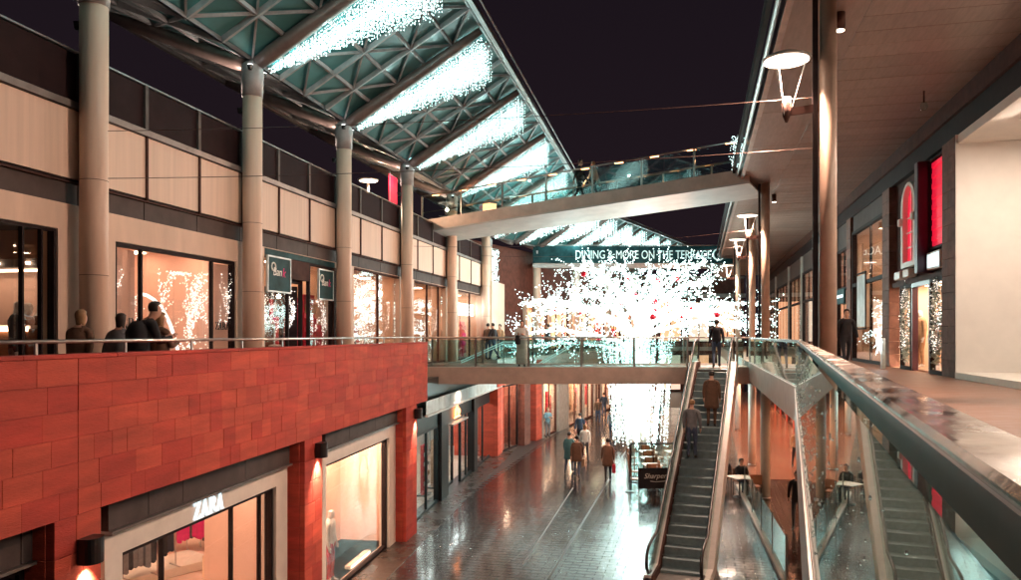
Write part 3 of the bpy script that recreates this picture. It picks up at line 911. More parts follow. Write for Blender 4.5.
# the shop between the two far piers
g = thing('gap_shop', 'bright shop with pink and white displays between the stone piers', 'shop', FX.p(-5.6, .3), FX.rz)
box('back_wall', 'room_warm', g, 0, 2.6, 2.2, 2.3, 0, 3.88); box('side_wall', 'room_warm', g, -.1, 0, 0, 2.2, 0, 3.88)
box('ceiling_light', 'em_panel', g, .4, 2.2, .4, 1.2, 3.7, 3.74)
wf = frame_rect(g, 0, 2.6, .05, .15, 0, 3.4, .08, 'dark_frame', 'window', True, [1.3]); box('pane', 'shop_glass', wf, .08, 2.52, .09, .098, .08, 3.32)
for q, m in enumerate(('cloth_pink', 'cloth_white', 'cloth_red', 'cloth_pink')): box('display_panel', m, g, .2 + q * .6, .65 + q * .6, 1.2, 1.28, 1.3 - .3 * (q % 2), 2.8)

# ------------------------------------------------------------------ left building, upper level
CPX = [-262, 94, 252.5, 344, 407, 452, 486]
CO = -.28                                            # column centres stand in front of the wall plane
CT = [FL.t(p, CO) for p in CPX]
TB = CT[0]
bld = fthing(FL, 'shop_building', 'long cream panelled shop building with a dark parapet railing above lit windows', 'building', TB)
ZW, ZG0, ZG1, ZP0, ZP1, ZPT = 7.70, 8.19, 8.57, 8.60, 9.80, 10.80
def bx(name, m, *a): return box(name, m, bld, *a)
win = [(FL.t(-330), FL.t(58), 7.75), (FL.t(115.5), FL.t(236), 7.70), (FL.t(264.5), FL.t(337), 8.172), (FL.t(354), FL.t(401), 8.172), (FL.t(414), FL.t(447), 8.172), (FL.t(458), FL.t(482), 8.172)]
for b in range(6):
    c0, c1 = CT[b] - TB, CT[b + 1] - TB
    w0, w1, zt = win[b]; w0 -= TB; w1 -= TB
    w0 = max(w0, c0 + .02); 
    # wall round the opening
    wb = MB()
    if w0 > c0: wb.box(c0, w0, 0, .3, ZL, zt)
    if c1 > w1: wb.box(w1, c1, 0, .3, ZL, zt)
    wb.box(c0, c1, 0, .3, zt, ZG0 - .002)
    wb.build('wall', 'cream_wall', bld)
    n = 3
    for k in range(n):
        a, d = c0 + (c1 - c0) * k / n, c0 + (c1 - c0) * (k + 1) / n
        bx('grey_panel', 'grey_band', a + .012, d - .012, .04, .3, ZG0, ZG1)
        bx('cream_panel', 'cream', a + .028, d - .028, -.01, .25, ZP0 + .02, ZP1 - .02)
        bx('joint_trim', 'brown_frame', d - .025, d + .025, -.045, .05, ZG1 + .002, ZP1)
        bx('rail_panel', 'mesh_panel', a + .05, d - .05, .02, .04, ZP1 + .16, ZPT - .05)
        bx('rail_post', 'post_grey', d - .045, d + .045, -.03, .05, ZP1 - .05 + .052, ZPT - .032)
    bx('upper_wall', 'dark_frame', c0, c1, .052, .3, ZG1 + .002, ZP1)
    bx('zinc_strip', 'zinc', c0 + .002, c1 - .002, -.06, .3, ZP1 + .003, ZP1 + .12)
    bx('drip_strip', 'brown_frame', c0 + .002, c1 - .002, -.03, .3, ZG1 - .03, ZG1)
    bx('top_rail', 'steel', c0, c1, -.02, .06, ZPT - .03, ZPT)
bx('deck_slab', 'grey_band', 0, CT[6] - TB, .302, 7.5, ZP1 - .5, ZP1 - .01)
# end wall of the building
bx('end_wall', 'cream', CT[6] - TB, CT[6] - TB + 3.2, -.6, .3, ZL, 8.9)

# columns with flared steel heads
for i, (px, ct) in enumerate(zip(CPX[1:], CT[1:])):
    near = ('beside the dark window with red lit interior', 'between the white light display and the twin poster shop', 'right of the twin poster shop', 'in front of the red banner', 'behind the ramped footbridge', 'beside the pale end wall')[i]
    c = fthing(FL, 'canopy_column', 'round cream column ' + near, 'column', ct, CO, 0, 'columns carrying the glass canopy')
    MB().lathe([(.222, ZL), (.222, 11.55)], (0, 0, 0), 28).build('shaft', 'column_paint', c, True)
    MB().lathe([(.24, 11.56), (.25, 11.9), (.265, 12.1), (.22, 12.32), (.1, 12.42)], (0, 0, 0), 28).build('head', 'roof_steel', c, True)
    for zz in (8.6, 7.0):
        MB().lathe([(.223, zz), (.2235, zz + .002), (.2235, zz + .007), (.223, zz + .009)], (0, 0, 0), 28).build('joint_ring', 'brown_frame', c)
    for s in (-1, 1):                               # small floods that wash the canopy
        f = MB(); f.lathe([(.05, 0), (.07, .10)], (s * .30, -.12, 12.10), 10); f.build('flood_lamp', 'paint_black', c)
        MB().lathe([(.06, 0), (.06, .008)], (s * .30, -.12, 12.205), 10).build('flood_lens', 'em_white', c)
    lamp(c, (.30, -.12, 12.26), 150, CYAN, .05, 130, (.05, -.6, 1), 1)
    MB().lathe([(.05, 0), (.07, .12)], (0, .32, 11.2), 10).build('flood_lamp', 'paint_black', c); MB().bar((0, .2, 11.22), (0, .32, 11.22), .03, .03).build('added_flood_arm', 'paint_black', c)  # added flood housing and arm, aimed at the rear wing
    lamp(c, (0, .32, 11.40), 75, (1, .78, .66), .05, 150, (0, .55, 1), 1)  # added lamp that brightens the dark rear wing

# ------------------------------------------------------------------ shop windows of the upper level
def window_set(t0, t1, z0, z1, mulls, label, fm='dark_frame', fw=.07):
    s = fthing(FL, 'shop_window', label, 'window', t0, .0)
    w = t1 - t0
    frame_rect(s, .004, w - .004, .03, .16, z0, z1 - .004, fw, fm, 'frame', True, [m - t0 for m in mulls])
    xs = [fw] + [m - t0 for m in mulls] + [w - fw]
    for a, b in zip(xs[:-1], xs[1:]):
        box('pane', 'shop_glass', s, a + .03, b - .03, .09, .098, z0 + fw, z1 - fw - .004)
    return s
# A: dark window, red lit restaurant-like interior
t0, t1, zt = win[0]
t0 = max(t0, CT[0] + .05)
window_set(t0, t1, ZL, zt, [FL.t(25), FL.t(44)], 'tall dark framed window with a dim interior and warm counter glow', 'dark_frame', .05)
te = win[1][0] - .35
rm = room(FL, t0, te, .3, 5.0, ZL, 7.9, 'room_dark', 'room_floor', 'room_dark', nl=0, label='dim shop interior with a glowing wall')
w = te - t0
box('glowing_wall', 'room_pink', rm, w - .12, w - .06, .35, 4.9, 5.9, 7.02)
box('wall_light', 'em_panel_soft', rm, w - .55, w - .45, .5, 4.8, 7.10, 7.13)
box('bulkhead', 'room_dark', rm, w - .9, w - .06, .35, 4.9, 7.14, 7.28)
for q in range(7): box('shelf_light', 'em_lens', rm, w - .94, w - .905, .6 + q * .6, .66 + q * .6, 7.18, 7.22)
for q in range(4): box('spot_light', 'em_orange', rm, w - 2.0, w - 1.93, .8 + q * 1.1, .87 + q * 1.1, 7.6, 7.67)
cn = fthing(FL, 'shop_counter', 'long counter with a bright edge inside the dark window', 'counter', te - .75, 2.4, ZL)
MB().bbox(-.3, .3, -1.9, 1.9, .0, 1.30, .01).build('body', 'wood', cn); box('glowing_edge', 'em_panel_soft', cn, -.34, -.305, -1.9, 1.9, 1.26, 1.34); box('top', 'white_frame', cn, -.3, .35, -1.95, 1.95, 1.302, 1.36)
mannequin(FL, FL.t(17, .6), .6, ZL, 'dark dressed mannequin in the dim window', 'cloth_black', 'cloth_grey', math.degrees(FL.rz) - 60)
mannequin(FL, FL.t(26, .9), .9, ZL, 'pale dressed mannequin in the dim window', 'cloth_tan', 'cloth_tan', math.degrees(FL.rz) - 80)
mannequin(FL, FL.t(40, .9), .9, ZL, 'brown dressed mannequin in the dim window', 'cloth_brown', 'cloth_brown', math.degrees(FL.rz) - 80)

# B: window with the big white light branch display
t0, t1, zt = win[1]
sB = window_set(t0, t1, ZL, zt, [FL.t(143.5), FL.t(214)], 'wide three pane window filled with a white light display')
for a, b in ((FL.t(117), FL.t(142)), (FL.t(215.5), FL.t(234.5))):
    box('side_screen', 'room_pink', sB, a - t0, b - t0, .16, .18, ZL + .1, zt - .1)
zara(sB, FL.t(120) - t0, 6.12, .20, .070, .084, 'letter_black'); zara(sB, FL.t(218.5) - t0, 6.12, .17, .070, .084, 'letter_black')
room(FL, t0 - .3, t1 + .3, .3, 3.2, ZL, 7.95, 'room_pink', 'room_floor', nl=4, rows=(.3, .75), ls=.36, em='em_panel_mid', label='peach interior behind the light display')
def light_display(t, o, z, w, h, n, label, seed, group='white light branches in shop windows', em='em_bulb_warm', r=.017, depth=2, up=.5, dens=.042, spreadx=1.3):
    d = fthing(FL, 'light_branch_display', label, 'light display', t, o, z, group)
    rnd = random.Random(seed); lines = []
    for k in range(n):
        a = PI * (k + .5) / n
        branchlet(Vector((0, 0, .05)), Vector((math.cos(a) * w / h * spreadx, rnd.gauss(0, .1), up + math.sin(a))).normalized(), h * rnd.uniform(.7, 1.0), 6, lines, rnd, depth, .7)
    lines = [[Vector((max(-w, min(w, p.x)), max(-.16, min(.4, p.y)), max(.03, min(h, p.z)))) for p in l] for l in lines]
    wm = MB()
    for l in lines: wm.tube(l, .004, 3, False)
    wm.build('wire', 'white_frame', d)
    bm_ = MB(); bulbs_along(lines, dens, .020, r, rnd, bm_, 5200); bm_.build('bulbs', em, d, kind='stuff')
    MB().lathe([(.3, 0), (.28, .04), (.05, .06)], (0, 0, -.0), 14).build('base', 'white_frame', d)
    return d
light_display(FL.t(186, .7), .7, ZL, 1.45, 2.6, 9, 'great white light branch filling the three pane window', 3, r=.017, dens=.042, spreadx=3.4)
ar = fthing(FL, 'light_arch', 'curved white light tube beside the big light branch', 'light', FL.t(160, .45), .45, ZL)
MB().tube([(-.6 + 1.3 * math.sin(i / 10 * PI / 2), 0, 2.0 * math.cos(i / 10 * PI / 2) + .02) for i in range(11)], .035, 8).build('tube', 'em_bulb_warm', ar, True); MB().lathe([(.12, 0), (.12, .02)], (.7, 0, 0), 10).build('base', 'white_frame', ar)
for a, o, sd, nm in ((129, .24, 5, 'small light branch behind the near side pane'), (225, .24, 6, 'small light branch behind the far side pane')):
    light_display(FL.t(a, o), o, ZL + .6, .42, 2.0, 3, nm, sd, r=.015, depth=2)

# C: shop with two big posters and an open door
t0, t1, zt = win[2]
w = t1 - t0
def Xc(px, o=0): return FL.t(px, o) - t0
sC = fthing(FL, 'poster_shopfront', 'shopfront with two teal script posters and a dark open doorway', 'shopfront', t0)
box('teal_head', 'poster_teal', sC, .004, w - .004, .02, .2, 8.02, 8.166)
d0, d1 = Xc(291), Xc(311)
for a, b in ((.01, d0), (d1, w - .2)):
    frame_rect(sC, a, b - .004, .05, .15, ZL, 8.017, .06, 'dark_frame', 'window_frame', True)
    box('pane', 'shop_glass', sC, a + .06, b - .064, .09, .098, ZL + .06, 7.957)
box('jamb', 'brown_frame', sC, w - .196, w - .004, .0, .2, ZL, 8.017)
fd = frame_rect(sC, d0 + .002, d1 - .006, .25, .35, ZL, 7.5, .09, 'dark_frame', 'door_frame', False)
dl = MB().box(0, .9, -.03, .03, ZL + .02, 7.35).build('open_door', 'dark_frame', sC); dl.location = (d1 - .12, .36, 0); dl.rotation_euler = (0, 0, 1.9)
box('door_head', 'brown_frame', sC, d0 + .002, d1 - .006, .05, .30, 7.503, 8.017)
for (pa, pb, za, zb, tx) in ((264.9, 288, 7.12, 7.96, .30), (316.5, 331, 7.05, 7.86, .28)):
    a, b = Xc(pa) + .05, Xc(pb)
    pz = box('poster', 'poster_teal', sC, a, b, -.06, -.03, za, zb)
    frame_rect(sC, a - .04, b + .04, -.075, -.02, za - .04, zb + .04, .04, 'poster_pale', 'poster_frame', True)
    cxp = (a + b) / 2
    text('lettering', 'Ban', tx, 'letter_white', sC, (cxp - tx * .35, -.062, (za + zb) / 2 - tx * .1), (PI / 2, 0, 0), .004, 'CENTER', .2)
    text('pink_letter', 'k', tx * 1.1, 'cloth_pink', sC, (cxp + tx * .75, -.062, (za + zb) / 2 - tx * .15), (PI / 2, 0, 0), .004, 'CENTER', .2)
    MB().tube([(cxp - tx * 1.0 + .10 * math.cos(i / 12 * 2 * PI), -.064, (za + zb) / 2 + tx * .62 + .10 * math.sin(i / 12 * 2 * PI)) for i in range(13)], .02, 5).build('ring_mark', 'letter_white', sC)
rc = room(FL, t0 - .2, t1 + .1, .5, 4.6, ZL, 8.1, 'room_warm', 'room_floor', nl=4, rows=(.2, .6), ls=.32, em='em_panel_mid', label='bright interior with red displays')
light_display(FL.t(272, .45), .45, ZL + .9, .9, 1.5, 4, 'white light branch low behind the near script poster', 11, depth=2, up=.2)
light_display(FL.t(322, .45), .45, ZL + .7, .7, 1.5, 4, 'white light branch low behind the far script poster', 12, depth=2, up=.2)
def red_stand(t, o, h, label, m='paint_red', wd=.34):
    d = fthing(FL, 'display_stand', label, 'display stand', t, o, ZL, 'red display stands in the upper shops')
    MB().bbox(-wd, wd, -.05, .05, .05, h, .01).build('panel', m, d); MB().bbox(-wd - .05, wd + .05, -.2, .2, 0, .05, .01).build('base', 'paint_black', d)
    for q in range(int(h / .4)): MB().bbox(-wd + .03, wd - .03, -.14, -.052, .25 + q * .4, .5 + q * .4, .01).build('garment', R.choice(['cloth_red', 'cloth_pink', 'cloth_red', 'cloth_tan']), d)
for px, o, h, lab in ((283, .7, 1.7, 'red display stand behind the near script poster'), (296, 1.0, 2.3, 'tall red display stand just inside the open doorway'), (304, 1.8, 2.2, 'red display stand deeper inside the doorway'), (316, .6, 1.5, 'red display stand below the far script poster'), (330, 1.6, 2.3, 'red display stand at the back of the poster shop'), (277, 1.0, 2.2, 'tall red display stand behind the near window pane'), (308, .75, 2.4, 'tall red display stand beside the open door leaf')):
    red_stand(FL.t(px, o), o, h, lab)
sb = fthing(FL, 'sandwich_board', 'white framed picture board in the near poster window', 'board', FL.t(268.5, .4), .4, ZL + .05)
frame_rect(sb, -.3, .3, -.03, .03, .45, 1.45, .07, 'poster_pale', 'frame'); box('picture', 'cloth_brown', sb, -.228, .228, -.01, .01, .522, 1.378); MB().bbox(-.32, .32, -.1, .1, -.05, .446, .01).build('base', 'cloth_tan', sb)

# D, E, F: warm windows with sparkling white displays
for k, (wi, lab) in enumerate(((3, 'warm shop window with a white snowy display between two columns'), (4, 'warm shop window with shelves of white ornaments'), (5, 'far warm shop window under a glowing white panel'))):
    t0, t1, zt = win[wi]
    s_ = window_set(t0, t1, ZL, zt, [t0 + (t1 - t0) * f for f in ((.5,), (.4, .75), (.5,))[k]], lab, 'brown_frame', .06)
    room(FL, t0 - .1, t1 + .1, .3, 4.2, ZL, 8.12, 'room_warm', 'room_floor', nl=4, rows=(.25, .6), ls=.38, em='em_panel_mid', label='warm interior of upper shop')
    if wi == 5:
        box('glowing_panel', 'em_white', s_, .3, t1 - t0 - .3, .4, .45, 7.0, 7.6)
        red_stand(FL.t(462, .8), .8, 1.9, 'red display stand behind the far window')
        red_stand(FL.t(474, .8), .8, 1.6, 'tan display stand behind the far window', 'cloth_tan')
    else:
        light_display((t0 + t1) / 2 - (t1 - t0) * .24, .6, ZL, 1.0, 2.3, 5, ('white light branch at the near side of the snowy window', 'white light branch at the near side of the ornament window')[k], 20 + k, depth=2, dens=.12, r=.015, spreadx=2.4)
        light_display((t0 + t1) / 2 + (t1 - t0) * .24, .6, ZL, 1.0, 2.4, 5, ('white light branch at the far side of the snowy window', 'white light branch at the far side of the ornament window')[k], 30 + k, depth=2, dens=.12, r=.015, spreadx=2.4)
        for q in range(3): mannequin(FL, t0 + (t1 - t0) * (.3 + .2 * q), 1.3, ZL, ('mannequin in the snowy window', 'mannequin among the white ornaments')[k], R.choice(['cloth_tan', 'cloth_brown', 'cloth_red']), 'cloth_brown', math.degrees(FL.rz) - 90)

def shelf_unit(fr, t, o, z, label, group, w=1.3, h=2.1, rz=0.0, mats=('cloth_red', 'cloth_white', 'cloth_tan', 'cloth_brown', 'cloth_grey', 'cloth_teal')):
    u = thing('shelf_unit', label, 'shelves', fr.p(t, o, z), fr.rz + rz, group)
    for sx in (-w / 2, w / 2 - .03): box('side_panel', 'wood', u, sx, sx + .03, -.16, .16, 0, h)
    box('back_panel', 'wood', u, -w / 2 + .031, w / 2 - .031, .13, .155, 0, h)
    for k in range(5):
        zz = .1 + k * (h - .15) / 5
        box('shelf', 'wood', u, -w / 2 + .031, w / 2 - .031, -.16, .128, zz, zz + .025)
        x = -w / 2 + .06
        while x < w / 2 - .16:
            bw_ = R.uniform(.09, .22); bh = R.uniform(.12, .30)
            if R.random() < .85: MB().bbox(x, x + bw_, -.12, .1, zz + .026, zz + .026 + bh, .006).build('goods', R.choice(mats), u)
            x += bw_ + .02
for (px, o, lab_) in ((196, 2.2, 'stocked wooden shelves behind the big light branch'), (224, 2.0, 'stocked wooden shelves at the far side of the three pane window'), (285, 2.6, 'stocked shelves behind the near script poster'), (326, 2.2, 'stocked shelves behind the far script poster'), (372, 1.9, 'stocked shelves at the near side of the snowy window'), (395, 1.7, 'stocked shelves at the far side of the snowy window'), (428, 1.8, 'stocked shelves behind the white ornaments'), (442, 1.6, 'stocked shelves at the far side of the ornament window'), (470, 1.6, 'stocked shelves behind the far window under the glowing panel')):
    shelf_unit(FL, FL.t(px, o), o, ZL + .002, lab_, 'stocked shelves in the upper shops', rz=-.9)

# ------------------------------------------------------------------ glass canopies on tube beams
def canopy(fr, ts, yv, zv, yf, zf, yr, zr, label, name='glass_canopy', nt=3, nf=4, nr=3, rear=True, pane=True):
    T0 = ts[0]
    root = fthing(fr, name, label, 'canopy', T0)
    ts = [t - T0 for t in ts]
    fine = []
    for a, b in zip(ts[:-1], ts[1:]): fine += [a + (b - a) * k / nt for k in range(nt)]
    fine.append(ts[-1])
    wings = [(yf, zf, nf)] + ([(yr, zr, nr)] if rear else [])
    for wi_, (ye, ze, n) in enumerate(wings):
        joined = MB() if wi_ == 1 else None
        P = lambda t, k: Vector((t, yv + (ye - yv) * k / n, zv + (ze - zv) * k / n))
        for k in range(n + 1):                       # purlins
            MB().bar(P(ts[0], k), P(ts[-1], k), .06, .10).build('purlin', 'roof_steel', root)
        for i, t in enumerate(fine):
            if i % nt: MB().bar(P(t, 0) - Vector((0, 0, .004)), P(t, n) - Vector((0, 0, .004)), .07, .13).build('rafter', 'roof_steel', root)
        up = Vector((0, 0, .07))
        for i in range(len(fine) - 1):
            for k in range(n):
                a, b, c, d = P(fine[i], k), P(fine[i + 1], k), P(fine[i + 1], k + 1), P(fine[i], k + 1)
                if (i + k) % 2 == 0: q, t1, t2 = (a, c), (a, b, c), (a, c, d)
                else: q, t1, t2 = (b, d), (a, b, d), (b, c, d)
                MB().bar(q[0] + Vector((0, 0, .006)), q[1] + Vector((0, 0, .006)), .045, .07).build('brace', 'roof_steel', root)
                if pane:
                    for tri in (t1, t2):
                        m = (tri[0] + tri[1] + tri[2]) / 3
                        tt = [m + (v - m) * .965 + up for v in tri]
                        mb_ = joined if joined is not None else MB()
                        mb_.add(tt + [v + Vector((0, 0, .02)) for v in tt], [(0, 1, 2), (5, 4, 3), (0, 3, 4, 1), (1, 4, 5, 2), (2, 5, 3, 0)])
                        if joined is None: mb_.build('pane', 'roof_pane', root)
                else:
                    pass
        if joined is not None: joined.build('pane', 'roof_pane', root, kind='stuff')
        if not pane:
            MB().add([P(ts[0], 0) + up, P(ts[-1], 0) + up, P(ts[-1], n) + up, P(ts[0], n) + up], [(0, 1, 2, 3)]).build('glazing', 'roof_pane', root)
        # gutter along the free edge
        MB().bar(P(ts[0], n) + Vector((0, (ye - yv) / abs(ye - yv) * .16, -.02)), P(ts[-1], n) + Vector((0, (ye - yv) / abs(ye - yv) * .16, -.02)), .14, .18).build('edge_gutter', 'zinc', root)
        MB().tube([P(ts[0], n) + Vector((0, (ye - yv) / abs(ye - yv) * .36, .06)), P(ts[-1], n) + Vector((0, (ye - yv) / abs(ye - yv) * .36, .06))], .03, 6).build('edge_rail', 'roof_steel', root)
    for t in ts:
        for (ye, ze, n) in wings:
            d = Vector((0, ye - yv, ze - zv))
            a = Vector((t, yv, zv - .16)); b = a + d + Vector((0, 0, .02))
            MB().tube([a + d * .03, a + d * .12, a + d * .8, b], [.15, .19, .16, .10], 14).build('beam', 'beam_tube', root, True)
    return root

def light_curtain(fr, t, yv, zv, yf, zf, label, group, seed, step=.085, rows=4, nstr=62, r=.0115, hang=1.05, spread=.24):
    rnd = random.Random(seed)
    c = fthing(fr, 'icicle_light_curtain', label, 'light curtain', t, 0, 0, group)
    wires = MB(); bulbs = MB()
    for k in range(rows):
        A = Vector((.22, yv + (yf - yv) * .06, zv + (zf - zv) * .06 - .34)); B = Vector((.24 + k * spread * 1.5, yf, zf - .24))
        wires.tube([A, B], .006, 4, False)
        for i in range(nstr):
            s = ((i + rnd.random()) / nstr)
            s = .02 + .98 * s
            p = A.lerp(B, s)
            L = (.10 + hang * s) * rnd.uniform(.72, 1.0)
            z = 0
            while z < L:
                bulbs.octa((p.x + rnd.gauss(0, .012), p.y + rnd.gauss(0, .012), p.z - z), r * rnd.uniform(.8, 1.2), r * 1.9)
                z += step * rnd.uniform(.7, 1.5)
    wires.build('cable', 'cable', c)
    bulbs.build('bulbs', 'em_bulb_curtain', c, kind='stuff')
    return c

YV, ZV, YF, ZF, YR, ZRR = CO, 12.42, -4.50, 14.93, 3.6, 13.95
tlast = CT[6] + (CT[6] - CT[5])
canopy(FL, CT + [tlast], YV, ZV, YF, ZF, YR, ZRR, 'great triangulated glass canopy on tube beams over the left walkway', nt=4, nf=5, nr=3)
near = ('above the dark window corner', 'rising from the column beside the light display window', 'rising from the column right of the poster shop', 'rising from the column by the red banner', 'rising from the column behind the ramped footbridge', 'rising from the column by the pale end wall', 'at the far end of the great canopy')
for i, t in enumerate(CT[1:] + [tlast - .8]):
    c = light_curtain(FL, t, YV, ZV, YF, ZF, 'sloping curtain of white icicle lights ' + near[i], 'icicle light curtains under the near canopy', 40 + i, nstr=125 if i < 3 else 84)
    for f in (.45, .8):
        lamp(c, (.6, YV + (YF - YV) * f, ZV + (ZF - ZV) * f - .7), 16, CYAN, .05)

# far canopy where the street bends
e1, e2 = Vector((7.98, 57.5)), Vector((18.06, 76.4))
du = (e2 - e1).normalized(); v1 = e1 + Vector((-du.y, du.x)) * 4.3
FC = Frame(v1.x, d=(du.x, du.y), y0=v1.y)
tsf = [-12 + 3.6 * k for k in range(10)]
canopy(FC, tsf, 0, 12.42, -4.3, 14.93, 3.4, 13.9, 'far glass canopy with closely spaced light curtains over the bend', 'far_glass_canopy', 2, 3, 2, pane=True)
for i, t in enumerate(tsf[:-1]):
    c = light_curtain(FC, t, 0, 12.42, -4.3, 14.93, ORD[i] + ' icicle light curtain of the far canopy counted from the brick building', 'icicle light curtains under the far canopy', 70 + i, .12, 4, 34, .026, 1.1, .30)
    if i % 2 == 0: lamp(c, (.6, -2.8, 13.0), 70, CYAN, .06)
for i, t in enumerate(tsf):
    if i % 2 == 0:
        c = fthing(FC, 'far_canopy_column', 'slim pale column carrying the far canopy', 'column', t, 0, 0, 'columns of the far canopy')
        MB().lathe([(.28, ZL), (.28, 11.7)], (0, 0, 0), 20).build('shaft', 'column_paint', c, True)
        MB().lathe([(.285, 11.71), (.3, 12.1), (.12, 12.35)], (0, 0, 0), 20).build('head', 'roof_steel', c, True)
# upper level under the far canopy
ub = fthing(FC, 'brick_building', 'dark red brick building with lit upper shops behind the light tree', 'building', -14, 1.2)
box('brick_wall', 'dark_brick', ub, 0, 9.5, .0, .4, ZL, 12.2)
box('upper_wall', 'dark_brick', ub, 9.5, 40, .0, .4, 8.6, 12.2)
for k in range(7):
    xa = 9.5 + k * 4.2
    wf = frame_rect(ub, xa + .25, xa + 4.0, .02, .2, ZL, 8.4, .12, 'brown_frame', 'window', True, [xa + 1.5, xa + 2.8])
    box('pane', 'shop_glass', wf, xa + .37, xa + 3.88, .1, .11, ZL + .12, 8.28)
    box('head', 'cream_wall', ub, xa, xa + 4.2, .03, .35, 8.402, 8.598)
    box('pilaster', 'cream_wall', ub, xa - .2, xa + .245, -.15, .35, ZL, 8.4)
    box('back_wall', 'room_warm', ub, xa, xa + 4.2, 3.0, 3.1, ZL, 8.5)
    box('ceiling_light', 'em_panel', ub, xa + .6, xa + 3.6, .8, 1.8, 8.2, 8.25)
    for q in range(4): box('display_panel', R.choice(['cloth_red', 'cloth_red', 'cloth_tan', 'cloth_white']), ub, xa + .5 + q * .85, xa + 1.05 + q * .85, 1.5, 1.6, ZL + .4, ZL + R.uniform(1.6, 2.8))
p0, p1 = FX.p(-7), FX.p(40)
q0, q1 = FC.p(-14, 1.1), FC.p(30, 1.1)
tag(MB().prism([(p0.x, p0.y), (p1.x, p1.y), (q1.x, q1.y), (q0.x, q0.y)], 4.25, 4.78).build('walkway_far', ['slab_under']), 'upper walkway above the far shops', None, None, 'structure')
fb = fthing(FX, 'glass_balustrade', 'glass balustrade with steel handrail above the far shop row', 'balustrade', -6.5, .08)
for k in range(20):
    box('pane', 'rail_glass', fb, k * 2.2 + .03, k * 2.2 + 2.17, 0, .012, 4.85, 5.75); box('post', 'steel', fb, k * 2.2 - .02, k * 2.2 + .02, .02, .07, 4.78, 5.85)
MB().tube([(0, .04, 5.88), (44, .04, 5.88)], .03, 6).build('handrail', 'steel', fb)

# terrace building closing the street, with its long sign
tz = thing('terrace_building', 'building closing the street with long lettered teal band below its roof terrace', 'building', (12.5, 80, 0))
zt_, zb_ = 13.2, 12.0
box('wall', 'dark_brick', tz, -12.5, 12.2, .4, 6, 0, zb_ - .01)
box('parapet', 'pale_stone', tz, -12.5, 12.2, .2, 8, zb_, zb_ + .2)
for k in range(11): box('glass_screen', 'rail_glass', tz, -12.4 + k * 2.24, -10.25 + k * 2.24, .1, .12, zt_ + .01, zt_ + .9)
for lv, (za, zb2) in enumerate(((.1, 4.0), (5.2, 9.6))):
    for k in range(8):
        xa = -11.8 + k * 3.0
        wf = frame_rect(tz, xa, xa + 2.4, .25, .41, za, zb2, .14, 'brown_frame', 'window', True, [xa + 1.2])
        box('glowing_pane', ['em_dim_warm', 'em_dim_pale', 'em_dim_warm', 'em_dim_pale'][(k * 3 + lv) % 4] if k > 1 else 'room_teal', wf, xa + .14, xa + 2.26, .38, .395, za + .14, zb2 - .14)
    box('ledge', 'slab_under', tz, -12.5, 12.2, -.1, .39, zb2 + .35, zb2 + .75)
# upper terrace bridge carrying the long sign
SY = 55.0; KS = SY / F
sx0, sx1 = (533 - CX) * KS, (733 - CX) * KS
sz0, sz1 = EYE + (HY - 263) * KS, EYE + (HY - 246) * KS
sg_ = thing('terrace_bridge', 'upper terrace bridge with a long white lettered teal band above the light tree', 'bridge', (0, SY, 0))
box('sign_band', 'poster_teal', sg_, sx0, sx1, 0, .12, sz0, sz1)
box('deck', 'slab_under', sg_, sx0, sx1, .125, 4.0, sz0 - .05, sz0 + .2)
box('edge_beam', 'zinc', sg_, sx0, sx1, -.05, .3, sz0 - .35, sz0 - .06)
MB().tube([(sx0, .06, sz1 + .06), (sx1, .06, sz1 + .06)], .04, 6).build('handrail', 'steel', sg_)
zc = (sz0 + sz1) / 2
tx_ = text('lettering', 'DINING & MORE ON THE TERRACE', .86, 'em_letter_soft', sg_, ((575 - CX) * KS, -.03, zc - .30), (PI / 2, 0, 0), .03, 'LEFT', 0, .0)
wtx = (711 - 575) * KS
tx_.scale = (wtx / max(.1, max(v.co.x for v in tx_.data.vertices)), 1, 1)
rx = (718.5 - CX) * KS
MB().tube([(rx + .40 * math.cos(i / 16 * 2 * PI), -.05, zc + .40 * math.sin(i / 16 * 2 * PI)) for i in range(17)], .06, 6).build('ring_mark', 'em_letter_soft', sg_)
MB().slab([(rx - .2, zc - .08), (rx + .02, zc - .08), (rx + .02, zc - .22), (rx + .27, zc), (rx + .02, zc + .22), (rx + .02, zc + .08), (rx - .2, zc + .08)], -.09, -.03).build('arrow_mark', 'em_letter_soft', sg_)
# string of orange lanterns on the terrace
for k in range(9):
    px, py = [(540, 250), (545, 243), (549, 252), (553, 246), (557, 253), (536, 255), (561, 248), (566, 255), (546, 257)][k]
    y = 70; ln = thing('terrace_lantern', 'small glowing orange lantern hanging beyond the light tree', 'lantern', ((px - CX) * y / F, y, EYE + (HY - py) * y / F), 0, 'orange lanterns over the far terrace')
    MB().lathe([(.05, -.2), (.17, -.12), (.17, .12), (.05, .2)], (0, 0, 0), 8).build('shade', 'em_orange', ln)
    MB().tube([(0, 0, .2), (0, 0, 1.4)], .012, 4).build('cord', 'cable', ln)

